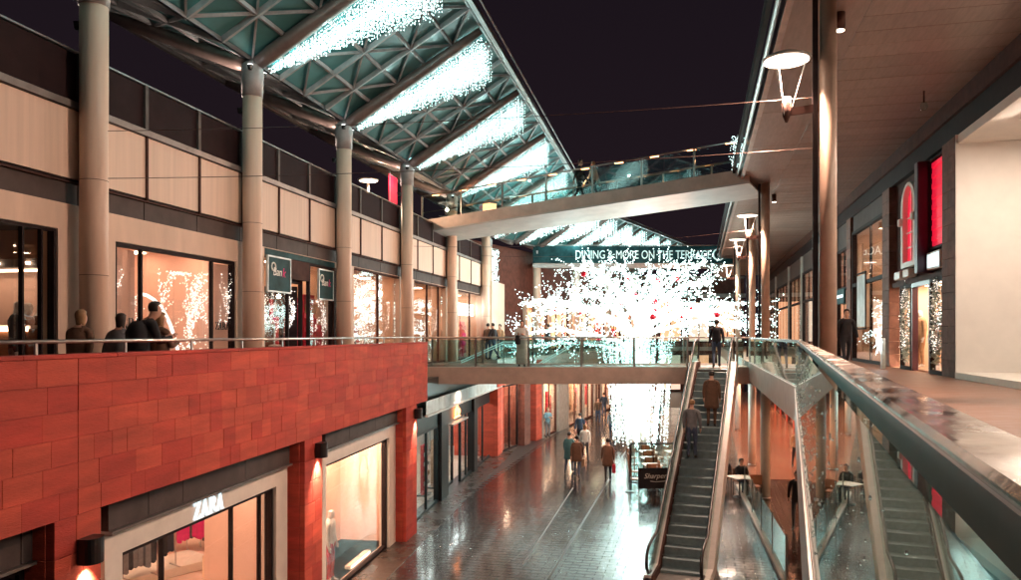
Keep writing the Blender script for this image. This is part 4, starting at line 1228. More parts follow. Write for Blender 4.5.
# ------------------------------------------------------------------ lower footbridge
BY0, BY1, BXL, BXR = 27.2, 30.7, -3.2, 9.2
br = thing('footbridge', 'level glass sided footbridge crossing the street at walkway height', 'bridge', (0, 0, 0))
box('deck', ['decking'], br, BXL, BXR, BY0 + .08, BY1 - .08, 4.5, 4.8)
box('fascia', 'slab_fascia', br, BXL, BXR + .3, BY0, BY0 + .078, 4.24, 4.84)
box('fascia', 'slab_fascia', br, BXL, BXR, BY1 - .078, BY1, 4.24, 4.84)
box('underside', 'slab_under', br, BXL, BXR, BY0 + .08, BY1 - .08, 4.26, 4.498)
ESC0, ESC1 = 6.35, 8.0
for (yy, segs) in ((BY0 + .10, ((BXL + .05, ESC0), (ESC1 + .15, 8.62))), (BY1 - .12, ((BXL + .05, BXR - .2),))):
    for a, b in segs:
        n = max(1, int(round((b - a) / 2.1))); st = (b - a) / n
        for k in range(n):
            box('pane', 'rail_glass', br, a + k * st + .02, a + (k + 1) * st - .02, yy, yy + .014, 4.86, 5.82)
        for k in range(n + 1):
            x = a + k * st; box('post', 'edge_steel', br, x - .035, x + .035, yy + .02, yy + .06, 4.80, 5.88)
        MB().tube([(a, yy + .04, 5.90), (b, yy + .04, 5.90)], .032, 8).build('handrail', 'steel', br, True)
        box('base_channel', 'steel_white', br, a, b, yy - .03, yy + .018, 4.80, 4.858)
for k, x in enumerate((-1.6, 1.0, 3.6, 6.2)):
    d = thing('downlight', ORD[k] + ' round downlight under the footbridge counted from the red wall', 'lamp', (x, 28.9, 4.25), 0, 'downlights under the level footbridge')
    MB().lathe([(.13, -.03), (.15, 0)], (0, 0, 0), 14).build('housing', 'steel_white', d); MB().lathe([(.09, -.036), (.09, -.031)], (0, 0, 0), 14).build('lens', 'em_lens', d)
    lamp(d, (0, 0, -.08), 90, PEACH, .06, 140, (0, 0, -1), .8)
# short flights with white handrails on the far side of the footbridge
for (pa, ya_, pb, yb_, lab) in ((461, 361, 503, 342, 'white twin handrail of the flight nearest the red wall'), (528, 370, 575, 342, 'white twin handrail of the flight behind the woman in white')):
    y = 31.4
    a = Vector(((pa - CX) * y / F, y, EYE + (HY - ya_) * y / F)); b = Vector(((pb - CX) * y / F, y, EYE + (HY - yb_) * y / F))
    st_ = thing('stair_handrail', lab, 'handrail', (a.x, y, 0), 0, 'white handrails behind the footbridge')
    for dz in (0, -.09):
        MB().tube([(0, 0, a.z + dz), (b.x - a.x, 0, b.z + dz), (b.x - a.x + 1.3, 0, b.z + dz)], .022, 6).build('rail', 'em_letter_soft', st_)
    box('post', 'steel', st_, .02, .06, -.02, .02, 4.2, a.z - .12); box('post', 'steel', st_, b.x - a.x, b.x - a.x + .05, -.02, .02, 4.2, b.z - .12)
    box('stringer', 'slab_fascia', st_, -.2, b.x - a.x + 1.4, -.05, .15, 4.0, 4.2)

# ------------------------------------------------------------------ escalator
FE = Frame(4.25, d=(.3454, .9385), y0=18.9)
es = fthing(FE, 'escalator', 'long escalator with black handrails climbing to the footbridge', 'escalator', 0)
RUN, RISE = 8.31, 4.8
sl = RISE / RUN
HW = .52
for k in range(24):                                  # moving steps
    x = k * RUN / 24; z = (k + .5) * RISE / 24
    st_ = MB().box(x, x + RUN / 24 + .02, -HW, HW, z - .22, z)
    o = st_.build('step', 'step_steel', es)
for s in (-1, 1):
    y0_, y1_ = (HW + .01, HW + .06) if s > 0 else (-HW - .06, -HW - .01)
    def sl_poly(dz0, dz1, xa=-1.0, xb=RUN + .9):
        return [(xa, dz0), (0, dz0), (RUN, RISE + dz0), (xb, RISE + dz0), (xb, RISE + dz1), (RUN, RISE + dz1), (0, dz1), (xa, dz1)]
    MB().slab(sl_poly(-.1 if False else .0, .24), y0_, y1_).build('skirt', 'brown_frame', es)
    a_, b_ = sorted((s * (HW + .06), s * (HW + .25)))
    MB().slab(sl_poly(.18, .25), a_, b_).build('deck_strip', 'steel_white', es)
    a_, b_ = sorted((s * (HW + .10), s * (HW + .112)))
    MB().slab(sl_poly(.26, .93), a_, b_).build('glass_side', 'rail_glass', es)
    hy = s * (HW + .106)
    path = [(-.8, .30), (-1.15, .34), (-1.36, .55), (-1.34, .80), (-1.12, .96), (-.6, 1.0), (.1, 1.03), (RUN - .1, RISE + .97), (RUN + .5, RISE + 1.03), (RUN + .95, RISE + 1.0), (RUN + 1.12, RISE + .82), (RUN + 1.1, RISE + .55), (RUN + .9, RISE + .36)]
    MB().tube([(p[0], hy, p[1]) for p in path], .038, 8).build('handrail', 'black_rubber', es, True)
    a_, b_ = sorted((s * (HW + .20), s * (HW + .26)))
    MB().slab([(-1.5, .0), (.35, 0), (.9, .0), (RUN + .3, RISE - .62), (RUN + .9, RISE - .62), (RUN + .9, RISE + .176), (RUN, RISE + .176), (0, .176), (-1.5, .176)], a_, b_).build('side_cladding', 'steel_white' if s < 0 else 'edge_steel', es)
    for k in range(13):
        x = .4 + k * .62
        yy = s * (HW + .006)
        MB().box(x, x + .05, *sorted((yy, yy - s * .012)), sl * x + .12, sl * x + .15).build('skirt_light', 'em_led' if s < 0 else 'steel', es)
MB().slab([(.6, -.02 + .0), (RUN + .3, RISE - .60), (RUN + .9, RISE - .60), (RUN + .9, RISE - .55), (RUN, RISE - .5), (.6, .03)], -HW - .19, HW + .19).build('underside', 'edge_steel', es)
box('landing_plate', 'steel', es, -1.5, -.002, -HW - .19, HW + .19, .004, .03)
box('landing_plate', 'steel', es, RUN + .002, RUN + .9, -HW - .19, HW + .19, RISE - .05, RISE + .0)

# ------------------------------------------------------------------ ramped upper footbridge
LA, LB = Vector((-3.89, 32.7, 10.86)), Vector((8.30, 26.4, 11.74))
ud = thing('ramped_footbridge', 'pale ramped footbridge with orange lit handrail high across the street', 'bridge', LA, math.atan2(LB.y - LA.y, LB.x - LA.x))
BL = math.hypot(LB.x - LA.x, LB.y - LA.y); DZ = LB.z - LA.z; BW = 3.1
def ub_slab(name, m, z0, z1, y0, y1, xa=0.0, xb=1.0):
    MB().slab([(BL * xa, DZ * xa + z0), (BL * xb, DZ * xb + z0), (BL * xb, DZ * xb + z1), (BL * xa, DZ * xa + z1)], y0, y1).build(name, m, ud)
ub_slab('fascia', 'slab_fascia', -.40, .06, 0, .08); ub_slab('fascia', 'slab_fascia', -.40, .06, BW - .08, BW)
ub_slab('deck', 'decking', -.10, 0, .082, BW - .082)
ub_slab('underside', 'slab_under', -.46, -.402, .0, BW)
for yy in (.12, BW - .14):
    n = 7
    for k in range(n):
        ub_slab('pane', 'rail_glass', .12, 1.02, yy, yy + .014, k / n + .002, (k + 1) / n - .002)
    for k in range(n + 1):
        x = BL * k / n; z = DZ * k / n
        MB().box(x - .04, x + .04, yy + .018, yy + .06, z, z + 1.10).build('post', 'edge_steel', ud)
    MB().tube([(0, yy + .04, 1.12), (BL, yy + .04, DZ + 1.12)], .035, 8).build('handrail', 'steel', ud, True)
    MB().tube([(0, yy + .1, .42), (BL, yy + .1, DZ + .42)], .018, 6).build('mid_rail', 'edge_steel', ud, True)
    for k in range(10):
        f = (k + .5) / 10
        MB().box(BL * f - .16, BL * f + .16, yy + .02, yy + .06, DZ * f + 1.065, DZ * f + 1.083).build('handrail_light', 'em_orange', ud)
        if yy < 1 and k % 2 == 0: MB().box(BL * f - .16, BL * f + .16, BW - .3, BW - .26, DZ * f + .40, DZ * f + .42).build('mid_light', 'em_orange', ud)
for k, f in enumerate((.12, .3, .5, .7, .88)):
    lamp(ud, (BL * f, BW * .5, DZ * f + .95), 9, ORANGE, .05)
ln = thing('kiosk_lantern', 'orange glowing box lantern standing on the ramped footbridge', 'lantern', ud.matrix_world @ Vector((0, 0, 0)), 0)
ln.location = LA + Vector((2.2 * math.cos(ud.rotation_euler.z) - 2.2 * math.sin(ud.rotation_euler.z), 2.2 * math.sin(ud.rotation_euler.z) + 2.2 * math.cos(ud.rotation_euler.z), DZ * .16))
MB().lathe([(.30, .0), (.30, .55)], (0, 0, .25), 4).build('body', 'em_orange_soft', ln); MB().lathe([(.36, .8), (.1, 1.0)], (0, 0, 0), 4).build('cap', 'wood', ln); MB().lathe([(.25, 0), (.25, .25)], (0, 0, 0), 4).build('foot', 'wood', ln)
ls_ = thing('light_string_post', 'post wound with white lights at the right end of the ramped footbridge', 'light', LB + Vector((-.35, .1, .0)), 0)
MB().tube([(0, 0, 0), (0, 0, 1.25)], .05, 8).build('post', 'steel', ls_)
bm_ = MB(); rnd = random.Random(8)
for k in range(260): bm_.octa((rnd.gauss(0, .13), rnd.gauss(0, .05), rnd.uniform(.05, 1.2)), .016)
bm_.build('bulbs', 'em_bulb_curtain', ls_, kind='stuff')
# small shop terrace behind the ramp's left end
lc = fthing(FC, 'hanging_light_net', 'short net of white lights hanging below the ramped footbridge', 'light net', -10.5, 1.0, 0)
bm_ = MB(); rnd = random.Random(5)
for k in range(700): bm_.octa((rnd.uniform(0, 1.6), rnd.gauss(0, .1), rnd.uniform(9.2, 11.8)), .03)
bm_.build('bulbs', 'em_bulb_curtain', lc, kind='stuff'); MB().bar((-.1, 0, 11.85), (1.7, 0, 11.85), .05, .05).build('rail', 'steel', lc)

# ------------------------------------------------------------------ right side: walkway, balustrade, soffit
FH = Frame(.19, 790)
E0, E1 = FH.p(-3.0), FH.p(14.0 / FH.uy)
E2 = Vector((8.70, 27.7, 0)); e3 = (E2 - E1).normalized(); E3 = E1 + e3 * 52
S0, S1 = FR.p(-4), FR.p(72)
dk = MB().prism([(E0.x, E0.y), (E1.x, E1.y), (E3.x, E3.y), (S1.x, S1.y), (S0.x, S0.y)], 4.62, ZR)
tag(dk.build('walkway_right', ['decking']), 'bronze boarded upper walkway on the right', None, None, 'structure')
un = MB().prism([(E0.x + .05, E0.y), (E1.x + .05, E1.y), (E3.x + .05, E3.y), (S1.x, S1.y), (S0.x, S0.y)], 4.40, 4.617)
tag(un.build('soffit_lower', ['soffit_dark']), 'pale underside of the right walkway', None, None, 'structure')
FE2 = Frame(E1.x, d=(e3.x, e3.y), y0=E1.y)
ef = thing('walkway_fascia', 'pale metal edge fascia of the right walkway', 'fascia', (0, 0, 0), 0)
for fr, ta, tb_ in ( (FE2, 0.0, 13.8), (FE2, 17.6, 52)):
    for q in range(max(1, int((tb_ - ta) / 4))):
        n = max(1, int((tb_ - ta) / 4)); a, b = fr.p(ta + (tb_ - ta) * q / n), fr.p(ta + (tb_ - ta) * (q + 1) / n - .008)
        nx, ny = -fr.uy, fr.ux
        MB().prism([(a.x + nx * .004, a.y + ny * .004), (b.x + nx * .004, b.y + ny * .004), (b.x + nx * .05, b.y + ny * .05), (a.x + nx * .05, a.y + ny * .05)], 4.36, ZR + .02).build('fascia_panel', 'steel_white', ef)
nf = fthing(FH, 'floor_edge', 'thin steel floor edge below the wet handrail', 'edge', -3.0)
for q in range(4): box('edge_strip', 'steel_white', nf, q * 4.47 + .004, q * 4.47 + 4.466, .092, .104, 4.40, ZR + .02)
box('edge_ledge', 'rail_side', nf, 0, 17.88, .005, .0915, 4.45, ZR + .0015)
# balustrade: near run beside the camera, then on along the edge
def balustrade(fr, ta, tb_, label, npan, w0, w1, zt, zs, panmat='rail_glass', drops=0, gy=0.0):
    b = fthing(fr, 'glass_balustrade', label, 'balustrade', ta)
    Lb = tb_ - ta
    MB().bbox(0, Lb, w0, w1, zs, zt, .006).build('handrail', 'rail_steel', b)
    MB().box(0, Lb, w1 - .001, w1 + .004, zs - .02, zt - .012).build('handrail_side', 'rail_side', b)
    for k in range(npan):
        a, c = Lb * k / npan, Lb * (k + 1) / npan
        g = box('pane', panmat, b, a + .008, c - .008, gy - .006, gy + .006, ZR + .03, zs + (.034 if gy else -.001))
        if drops and k < npan:
            d = MB(); rnd = random.Random(k + 99)
            for q in range(drops):
                x = rnd.uniform(a + .02, c - .02); z = rnd.uniform(ZR + .08, zs - .02); r = rnd.choice((.004, .0055, .007, .009)) * (.2 + .8 * min(1, x / 7))
                d.ball((x, gy + .0065, z), r, 1, .55, 1.15, 4, 6)
            d.build('water_drops', 'water_drop', g, True, kind='stuff')
    box('base_channel', 'rail_side', b, 0, Lb, gy - .012, gy + .012, ZR + .002, ZR + .028)
    return b
t14 = 14.0 / FH.uy
balustrade(FH, -.9, t14, 'wet steel handrail on rain spotted glass panes beside the walkway', 6, -.037, .041, 5.90, 5.845, panmat='near_glass', drops=210, gy=.078)
balustrade(FE2, .02, 13.6, 'glass balustrade with steel handrail from the walkway corner to the footbridge', 7, -.03, .03, 5.91, 5.87)
balustrade(FE2, 17.8, 51, 'glass balustrade of the right walkway beyond the footbridge', 14, -.03, .03, 5.91, 5.87)
MB().lathe([(.03, 0), (.03, .92)], (0, 0, 0), 10).build('corner_post', 'steel', fthing(FE2, 'corner_post', 'steel post at the corner of the glass balustrade', 'post', 0, .0, ZR), True)

# soffit planks
YE = 4.35
sf = fthing(FR, 'soffit_upper', 'bronze plank soffit over the right walkway', None, 0, 0, 0, None, 'structure')
t = -6.0; pl = MB().bbox(0, .69, 0, 3.05, SOF, SOF + .04, .008).mesh('plank'); pl.materials.append(M['plank_bronze'])
while t < 72:
    inst('plank', pl, sf, (t, 0, R.uniform(-.003, .003))); t += .70
t = -6.0
while t < 72:
    MB().bbox(t, t + 3.48, 3.06, YE - .02, SOF - .01, SOF + .04, .006).build('edge_panel', 'edge_steel' if False else 'plank_bronze', sf); t += 3.5
box('backing', 'paint_black', sf, -6, 72, 0, YE - .03, SOF + .045, SOF + .5)
box('edge_beam', 'edge_steel', sf, -6, 72, YE - .015, YE + .10, SOF - .10, SOF + .55)
MB().tube([(-6, YE + .2, SOF + .04), (72, YE + .2, SOF + .04)], .05, 8).build('edge_tube', 'zinc', sf)
box('gutter', 'dark_frame', sf, -6, 72, YE + .27, YE + .36, SOF + .12, SOF + .40)
box('roof_top', 'dark_frame', sf, -6, 72, 0, YE - .03, SOF + .502, SOF + .7)

# columns of the right side run from the street up to the soffit
ncol = ('beside the near handrail', 'with its foot on the wet street beyond the escalator', 'just beyond the footbridge', 'far down the right walkway', 'added unseen at the near end of the wet handrail')
UPL = []
for i, yc in enumerate((12.2, 27.9, 35.0, 48.0, 1.0)):  # the last column and its lamp are added out of view
    co_ = 3.86 if i == 0 else 3.5; tc_ = FR.t(828 if i == 0 else 700 + 2.4 * F / yc, co_); cr = .13 if i == 0 else .15
    c = fthing(FR, 'bronze_column', 'slim round bronze column ' + ncol[i], 'column', tc_, co_, 0, 'bronze columns of the right walkway')
    MB().lathe([(cr, 4.99), (cr, SOF - .01)], (0, 0, 0), 24).build('shaft', 'column_bronze', c, True)
    MB().lathe([(.17, .0), (.17, 4.40)], (0, 0, 0), 24).build('lower_shaft', 'white_frame', c, True)
    MB().lathe([(.20, .0), (.20, .06), (.16, .10)], (0, 0, 0), 24).build('base', 'edge_steel', c, True)
    MB().box(-.03, .03, cr + .02, cr + .10, 4.99, SOF - .01).build('cable_duct', 'dark_frame', c)
    UPL.append((tc_, co_))
def uplighter(t, o, label, power=120, side=.62):
    u = fthing(FR, 'uplighter', label, 'lamp', t, o, 0, 'reflector lamps on the bronze columns')
    MB().bar((0, .14, 9.60), (0, side, 9.56), .05, .12).build('arm', 'brown_frame', u)
    MB().lathe([(.02, 9.40), (.06, 9.50), (.075, 9.70)], (0, side, 0), 14).build('cup', 'brown_frame', u, True)
    MB().lathe([(.068, 9.702), (.068, 9.80)], (0, side, 0), 14).build('lens', 'em_panel_soft', u)
    for a in (0.3, 2.39, 4.49):
        MB().tube([(.05 * math.cos(a), side + .05 * math.sin(a), 9.5), (.30 * math.cos(a), side + .30 * math.sin(a), 10.38)], .008, 5).build('rod', 'steel_white', u)
    MB().lathe([(.37, 10.39), (.38, 10.41), (.30, 10.46), (.1, 10.49)], (0, side, 0), 28).build('reflector', 'steel_white', u, True)
    MB().lathe([(.345, 10.378), (.345, 10.386)], (0, side, 0), 28).build('glowing_reflector_face', 'em_disc', u)  # face glows itself, standing for light bounced off the disc
    lamp(u, (0, side, 10.32), power, (1, .63, .46), .12, 170, (0, .85, -1), .4)  # spot stands in for the light the reflector throws down
lab = ('reflector lamp on the column beside the near handrail', 'reflector lamp on the column beyond the escalator', 'reflector lamp on the column just past the footbridge', 'reflector lamp on the farthest bronze column', 'added reflector lamp out of view at the near end of the wet handrail')
for i, (t, yc) in enumerate(UPL): uplighter(t, yc, lab[i], (1350, 1950, 1950, 1900, 120)[i])  # the last lamp, unseen, is added as light from behind the camera
def soffit_spot(t, o, label, power=18):
    s = fthing(FR, 'soffit_spotlight', label, 'lamp', t, o, SOF, 'cylinder spotlights under the bronze soffit')
    MB().lathe([(.085, -.30), (.085, 0)], (0, 0, -.012), 16).build('housing', 'brown_frame', s, True); MB().lathe([(.07, -.32), (.07, -.3125)], (0, 0, 0), 16).build('lens', 'em_lens', s)
    lamp(s, (0, 0, -.36), power, WARM, .05, 120, (0, 0, -1), .9)
labs = ('cylinder spotlight close to the near bronze column', 'cylinder spotlight above the cream recess', 'cylinder spotlight beside the column past the escalator', 'cylinder spotlight above the red lit shop', 'cylinder spotlight far down the soffit')
for (px, py, l) in ((840, 18, 0), (774, 200, 2), (762, 232, 4)):
    y = F * (SOF - EYE) / (HY - py + 6); x = (px - CX) * y / F
    o_ = (FR.x0 + .2493 * y - x) * FR.uy
    soffit_spot(FR.t(px, o_), o_, labs[l], 60)
bl_ = fthing(FR, 'soffit_bulb', 'bare glass bulb lamp hanging under the dark end of the soffit', 'lamp', FR.t(924, .9), .9, SOF)
MB().tube([(0, 0, -.02), (0, 0, -.28)], .02, 6).build('stem', 'brown_frame', bl_); MB().ball((0, 0, -.37), .085, 1, 1, 1.2, 7, 12).build('bulb', 'rail_glass', bl_, True)

# ------------------------------------------------------------------ right side: upper shops
rb = fthing(FR, 'right_shop_building', 'dark framed two storey shop building along the bronze walkway', 'building', 0)
def Xr(px, o=0): return FR.t(px, o)
def rbx(name, m, *a): return box(name, m, rb, *a)
rbx('cornice', 'brown_frame', -6, 72, -.4, .12, 11.12, SOF - .012)
rbx('frieze', 'dark_frame', -6, 72, -.4, .04, 10.62, 11.118)
# cream recess, brightly lit
ra, rbb = 2.0, Xr(960)
rbx('recess_back', 'recess_white', ra, rbb - .05, -1.6, -1.5, ZR + .10, 10.4)
rbx('recess_side', 'recess_white', rbb - .05, rbb, -1.6, .10, ZR + .002, 10.617)
rbx('recess_side', 'recess_white', ra - .05, ra, -1.6, .10, ZR + .002, 10.617)
rbx('recess_ceiling', 'recess_white', ra, rbb - .052, -1.49, .06, 10.41, 10.61)
rbx('recess_plinth', 'white_frame', ra, rbb - .052, -1.49, .12, ZR + .002, ZR + .14)
rcp = fthing(FR, 'recess_light', 'long warm lamp under the ceiling of the cream recess', 'lamp', (ra + rbb) / 2, -.55, 10.36)
for k in range(4):
    x = -5.4 + k * 3.6
    MB().bbox(x - .55, x + .55, -.09, .09, -.02, .045, .008).build('case', 'white_frame', rcp); MB().box(x - .5, x + .5, -.06, .06, -.032, -.021).build('diffuser', 'em_recess', rcp)
# brick piers
def rpier(px0, px1, name_m='brick_brown'):
    a, b = Xr(px0), Xr(px1)
    if a > b: a, b = b, a
    n = 14; h = (10.61 - ZR) / n
    for r in range(n):
        z = ZR + r * h
        if r % 2: MB().bbox(a, b, -.2, .10, z + .004, z + h - .004, .006).build('pier_stone', name_m, rb)
        else:
            m = a + (b - a) * .5
            MB().bbox(a, m - .003, -.2, .10, z + .004, z + h - .004, .006).build('pier_stone', name_m, rb); MB().bbox(m + .003, b, -.2, .10, z + .004, z + h - .004, .006).build('pier_stone', name_m, rb)
rpier(959.5, 946.5); rpier(892.5, 885.5); rpier(853, 849)
# red lit shop
A, B = Xr(946), Xr(893); W = B - A
rs = fthing(FR, 'red_shopfront', 'dark purple shopfront with red lit upper windows and a garlanded doorway', 'shopfront', A)
box('upper_wall', 'brown_frame', rs, 0, W, -.25, -.10, 7.6, 10.61)
# far half: arched pale window
def xs_(px): return Xr(px) - A
xa, xb = xs_(917), xs_(903); cxw = (xa + xb) / 2; hw = (xb - xa) / 2
arch = [(xa, 7.95), (xa, 9.7)] + [(cxw - hw * math.cos(i * PI / 10), 9.7 + hw * .9 * math.sin(i * PI / 10)) for i in range(1, 10)] + [(xb, 9.7), (xb, 7.95)]
inn_ = [(cxw + (p[0] - cxw) * .72, 8.1 + (p[1] - 7.95) * .90) for p in arch]
am = MB()
n_ = len(arch)
for i in range(n_ - 1):
    a, b, c, d = arch[i], arch[i + 1], inn_[i + 1], inn_[i]
    am.slab([a, b, c, d], -.09, .06)
am.slab([arch[-1], arch[0], inn_[0], inn_[-1]], -.09, .06)
am.build('arched_surround', 'white_frame', rs)
MB().slab(inn_, -.098, -.085).build('red_pane', 'em_red', rs)
for f in (.25, .5, .75): MB().bar((cxw - hw * .7, -.05, 8.1 + f * 1.7), (cxw + hw * .7, -.05, 8.1 + f * 1.7), .04, .04).build('glazing_bar', 'white_frame', rs)
MB().bar((cxw, -.05, 8.1), (cxw, -.05, 10.3), .04, .04).build('glazing_bar', 'white_frame', rs)
for s in (xa - .05, xb - .15): MB().bbox(s, s + .22, -.09, .14, 9.2, 9.42, .02).build('corbel', 'white_frame', rs)
MB().bbox(xs_(917), xs_(911), .0, .22, 7.62, 7.85, .02).build('corbel', 'white_frame', rs); MB().bbox(xs_(908), xs_(902), .0, .22, 7.62, 7.85, .02).build('corbel', 'white_frame', rs)
# projecting purple bay and red shutter with self-glowing slats
xa = xs_(930); xb = xa + .30
MB().bbox(xa, xb, -.10, .30, 7.62, 10.55, .02).build('bay', 'paint_purple', rs)
xa, xb = xs_(944), xs_(931)
for k in range(16):
    z = 8.30 + k * .135; box('glowing_slat', 'em_banner', rs, xa, xb, -.08, -.03 + .015 * (k % 2), z, z + .125)  # slats glow red themselves instead of being lit
frame_rect(rs, xa - .06, xb + .06, -.09, .03, 8.2, 10.55, .06, 'dark_frame', 'shutter_frame')
MB().bbox(xa, xb, -.05, .10, 7.68, 8.12, .01).build('sign_box', 'white_frame', rs); box('sign_face', 'em_screen', rs, xa + .05, xb - .05, .102, .106, 7.73, 8.07)
# doorway below
box('door_head', 'brown_frame', rs, 0, W, -.2, .02, 7.45, 7.598)
for (pa, pb) in ((945.5, 932), (913, 902)):
    a, b = xs_(pa), xs_(pb)
    wf = frame_rect(rs, a, b, -.06, .06, ZR, 7.447, .10, 'dark_frame', 'window_frame')
    box('pane', 'shop_glass', wf, a + .1, b - .1, 0, .008, ZR + .1, 7.35)
    g = MB(); rnd = random.Random(int(pa)); cxg = (a + b) / 2       # oval garland
    for k in range(500):
        th = rnd.uniform(0, 2 * PI); q = rnd.gauss(1, .12)
        g.octa((cxg + (b - a) * .30 * q * math.cos(th), .05 + rnd.gauss(0, .03), 6.3 + .9 * q * math.sin(th)), .028)
    g.build('garland', 'wreath', rs, kind='stuff')
    g = MB()
    for k in range(160):
        th = rnd.uniform(0, 2 * PI); q = rnd.gauss(1, .14)
        g.octa((cxg + (b - a) * .30 * q * math.cos(th), .07 + rnd.gauss(0, .03), 6.5 + .8 * q * math.sin(th)), .014)
    g.build('garland_bulbs', 'em_bulb_warm', rs, kind='stuff')
a, b = xs_(932), xs_(913)
frame_rect(rs, a + .01, b - .01, -.1, .05, ZR, 7.447, .12, 'paint_purple', 'door_frame', False)
room(FR, A + .05, B - .05, -.30, -4.5, ZR, 7.5, 'room_warm', 'room_floor', nl=3, rows=(.12, .5), ls=.6, label='cream interior of the red lit shop')
mannequin(FR, FR.t(921, -.7), -.7, ZR, 'tan dressed mannequin beside the garlanded doorway', 'cloth_tan', 'cloth_tan', 180)
mannequin(FR, FR.t(936, -.8), -.8, ZR, 'brown dressed mannequin behind the near garland', 'cloth_brown', 'cloth_brown', 180)
# tall glass shop, then narrower ones towards the far end
shops = [(885, 853.2, 'tall glass shopfront with a pale poster beside the brick pier', True), (848.8, 838, 'narrow glass shopfront behind the near bronze column', True), (837, 820, 'dark framed shopfront just past the bronze column', False), (819, 803, 'shopfront with white ornaments in its window', False), (802, 790, 'narrow shopfront with warm window far along the walkway', False), (789, 777, 'dim far shopfront near the walkway end', False), (776, 764, 'farthest glass shopfront of the right walkway', False)]
for k, (pa, pb, lab_, tall) in enumerate(shops):
    a, b = Xr(pa) + .02, Xr(pb) - .02; w = b - a
    s_ = fthing(FR, 'glass_shopfront', lab_, 'shopfront', a)
    zt_s = 10.0 if k == 0 else 9.6
    nm = max(1, int(w / 2.6))
    mull = [w * (q + 1) / (nm + 1) for q in range(nm)] if k else [w * .45]
    frame_rect(s_, .004, w - .004, -.1, .05, ZR, zt_s, .10, 'dark_frame', 'window_frame', True, mull)
    xs2 = [.1] + mull + [w - .1]
    for p, q in zip(xs2[:-1], xs2[1:]):
        box('pane', 'shop_glass', s_, p + .05, q - .05, -.03, -.022, ZR + .1, 7.85); box('pane', 'shop_glass', s_, p + .05, q - .05, -.03, -.022, 8.0, zt_s - .1)
    box('transom', 'dark_frame', s_, .104, w - .104, -.09, .04, 7.86, 7.99)
    box('head_panel', 'grey_band', s_, .0, w, -.2, .0, zt_s + .002, 10.617)
    if k: MB().bbox(-.16, .0, -.2, .09, ZR, 10.6, .01).build('mullion_pier', 'pale_stone', s_)
    room(FR, a, b, -.15, -5.0, ZR, 9.7 if k else 9.9, 'room_warm' if k % 2 == 0 else 'room_pink', 'room_floor', nl=max(2, int(w / 2)), rows=(.2, .6), ls=.42 if k else .5, em='em_panel' if k != 2 else 'em_panel_soft', label='lit interior of a right hand shop')
    if k == 0:
        box('poster', 'poster_pale', s_, w * .50, w * .78, .055, .08, 6.3, 8.2); frame_rect(s_, w * .49, w * .79, .05, .09, 6.2, 8.3, .06, 'dark_frame', 'poster_frame')
    if k == 1:
        MB().bbox(.3, w - .3, .055, .13, 7.3, 7.9, .01).build('sign_box', 'poster_teal', s_); box('sign_line', 'em_letter', s_, .5, w - .5, .132, .138, 7.55, 7.68)
    for q in range(2 if k < 2 else 3):
        tt = a + w * (.2 + .28 * q)
        d = fthing(FR, 'display_stand', ('red panelled display stand in the tall glass shop', 'red lit display stand in the narrow glass shop', 'dim display stand behind the bronze column', 'white display stand in the ornament window', 'tan display stand in the far narrow window', 'small display stand in the dim far shop', 'display stand in the farthest shop')[k], 'display stand', tt, -1.2, ZR, 'display stands in the right hand shops')
        m_ = ('cloth_red', 'paint_red', 'cloth_brown', 'cloth_white', 'cloth_tan', 'cloth_pink', 'cloth_tan')[k]
        MB().bbox(-.35, .35, -.06, .06, .05, 1.9, .01).build('panel', m_, d); MB().bbox(-.4, .4, -.22, .22, 0, .05, .01).build('base', 'paint_black', d)
        for j in range(3): MB().bbox(-.3, .3, .062, .2, .5 + j * .45, .72 + j * .45, .01).build('shelf_box', R.choice(['cloth_white', 'cloth_tan', m_]), d)
    if k in (3, 4):
        bb = MB(); rnd = random.Random(k)
        for q in range(240): bb.octa((rnd.uniform(.3, w - .3), -.5 + rnd.gauss(0, .1), rnd.gauss(7.0, .5)), .035)
        bb.build('ornament_lights', 'em_bulb_warm', s_, kind='stuff')
for (px, o, lab_) in ((872, -1.6, 'stocked shelves behind the tall glass shopfront'), (861, -2.0, 'stocked shelves deeper in the tall glass shop'), (843, -1.8, 'stocked shelves in the narrow glass shopfront'), (812, -1.8, 'stocked shelves behind the white ornament lights'), (796, -1.8, 'stocked shelves in the far narrow window')):
    shelf_unit(FR, FR.t(px, o), o, ZR + .006, lab_, 'stocked shelves in the right hand shops', 1.5, 2.3, PI + .8)
# star lamp at the walkway, small post lamp
st_ = fthing(FR, 'star_lamp', 'slim lit glass post with a starburst lamp standing on the walkway', 'lamp', Xr(883, .55), .55, ZR)
MB().bbox(-.10, .10, -.05, .05, 0, .9, .01).build('post', 'poster_pale', st_); MB().ball((0, .10, .80), .09, n=6, seg=10).build('bulb', 'em_white', st_, True)
sp = MB()
for q in range(12):
    a = 2 * PI * q / 12; sp.tube([(0, .10, .80), (.40 * math.cos(a), .10 + .1 * (q % 2), .80 + .40 * math.sin(a))], [.02, .003], 4)
sp.build('star_ray', 'em_white', st_)

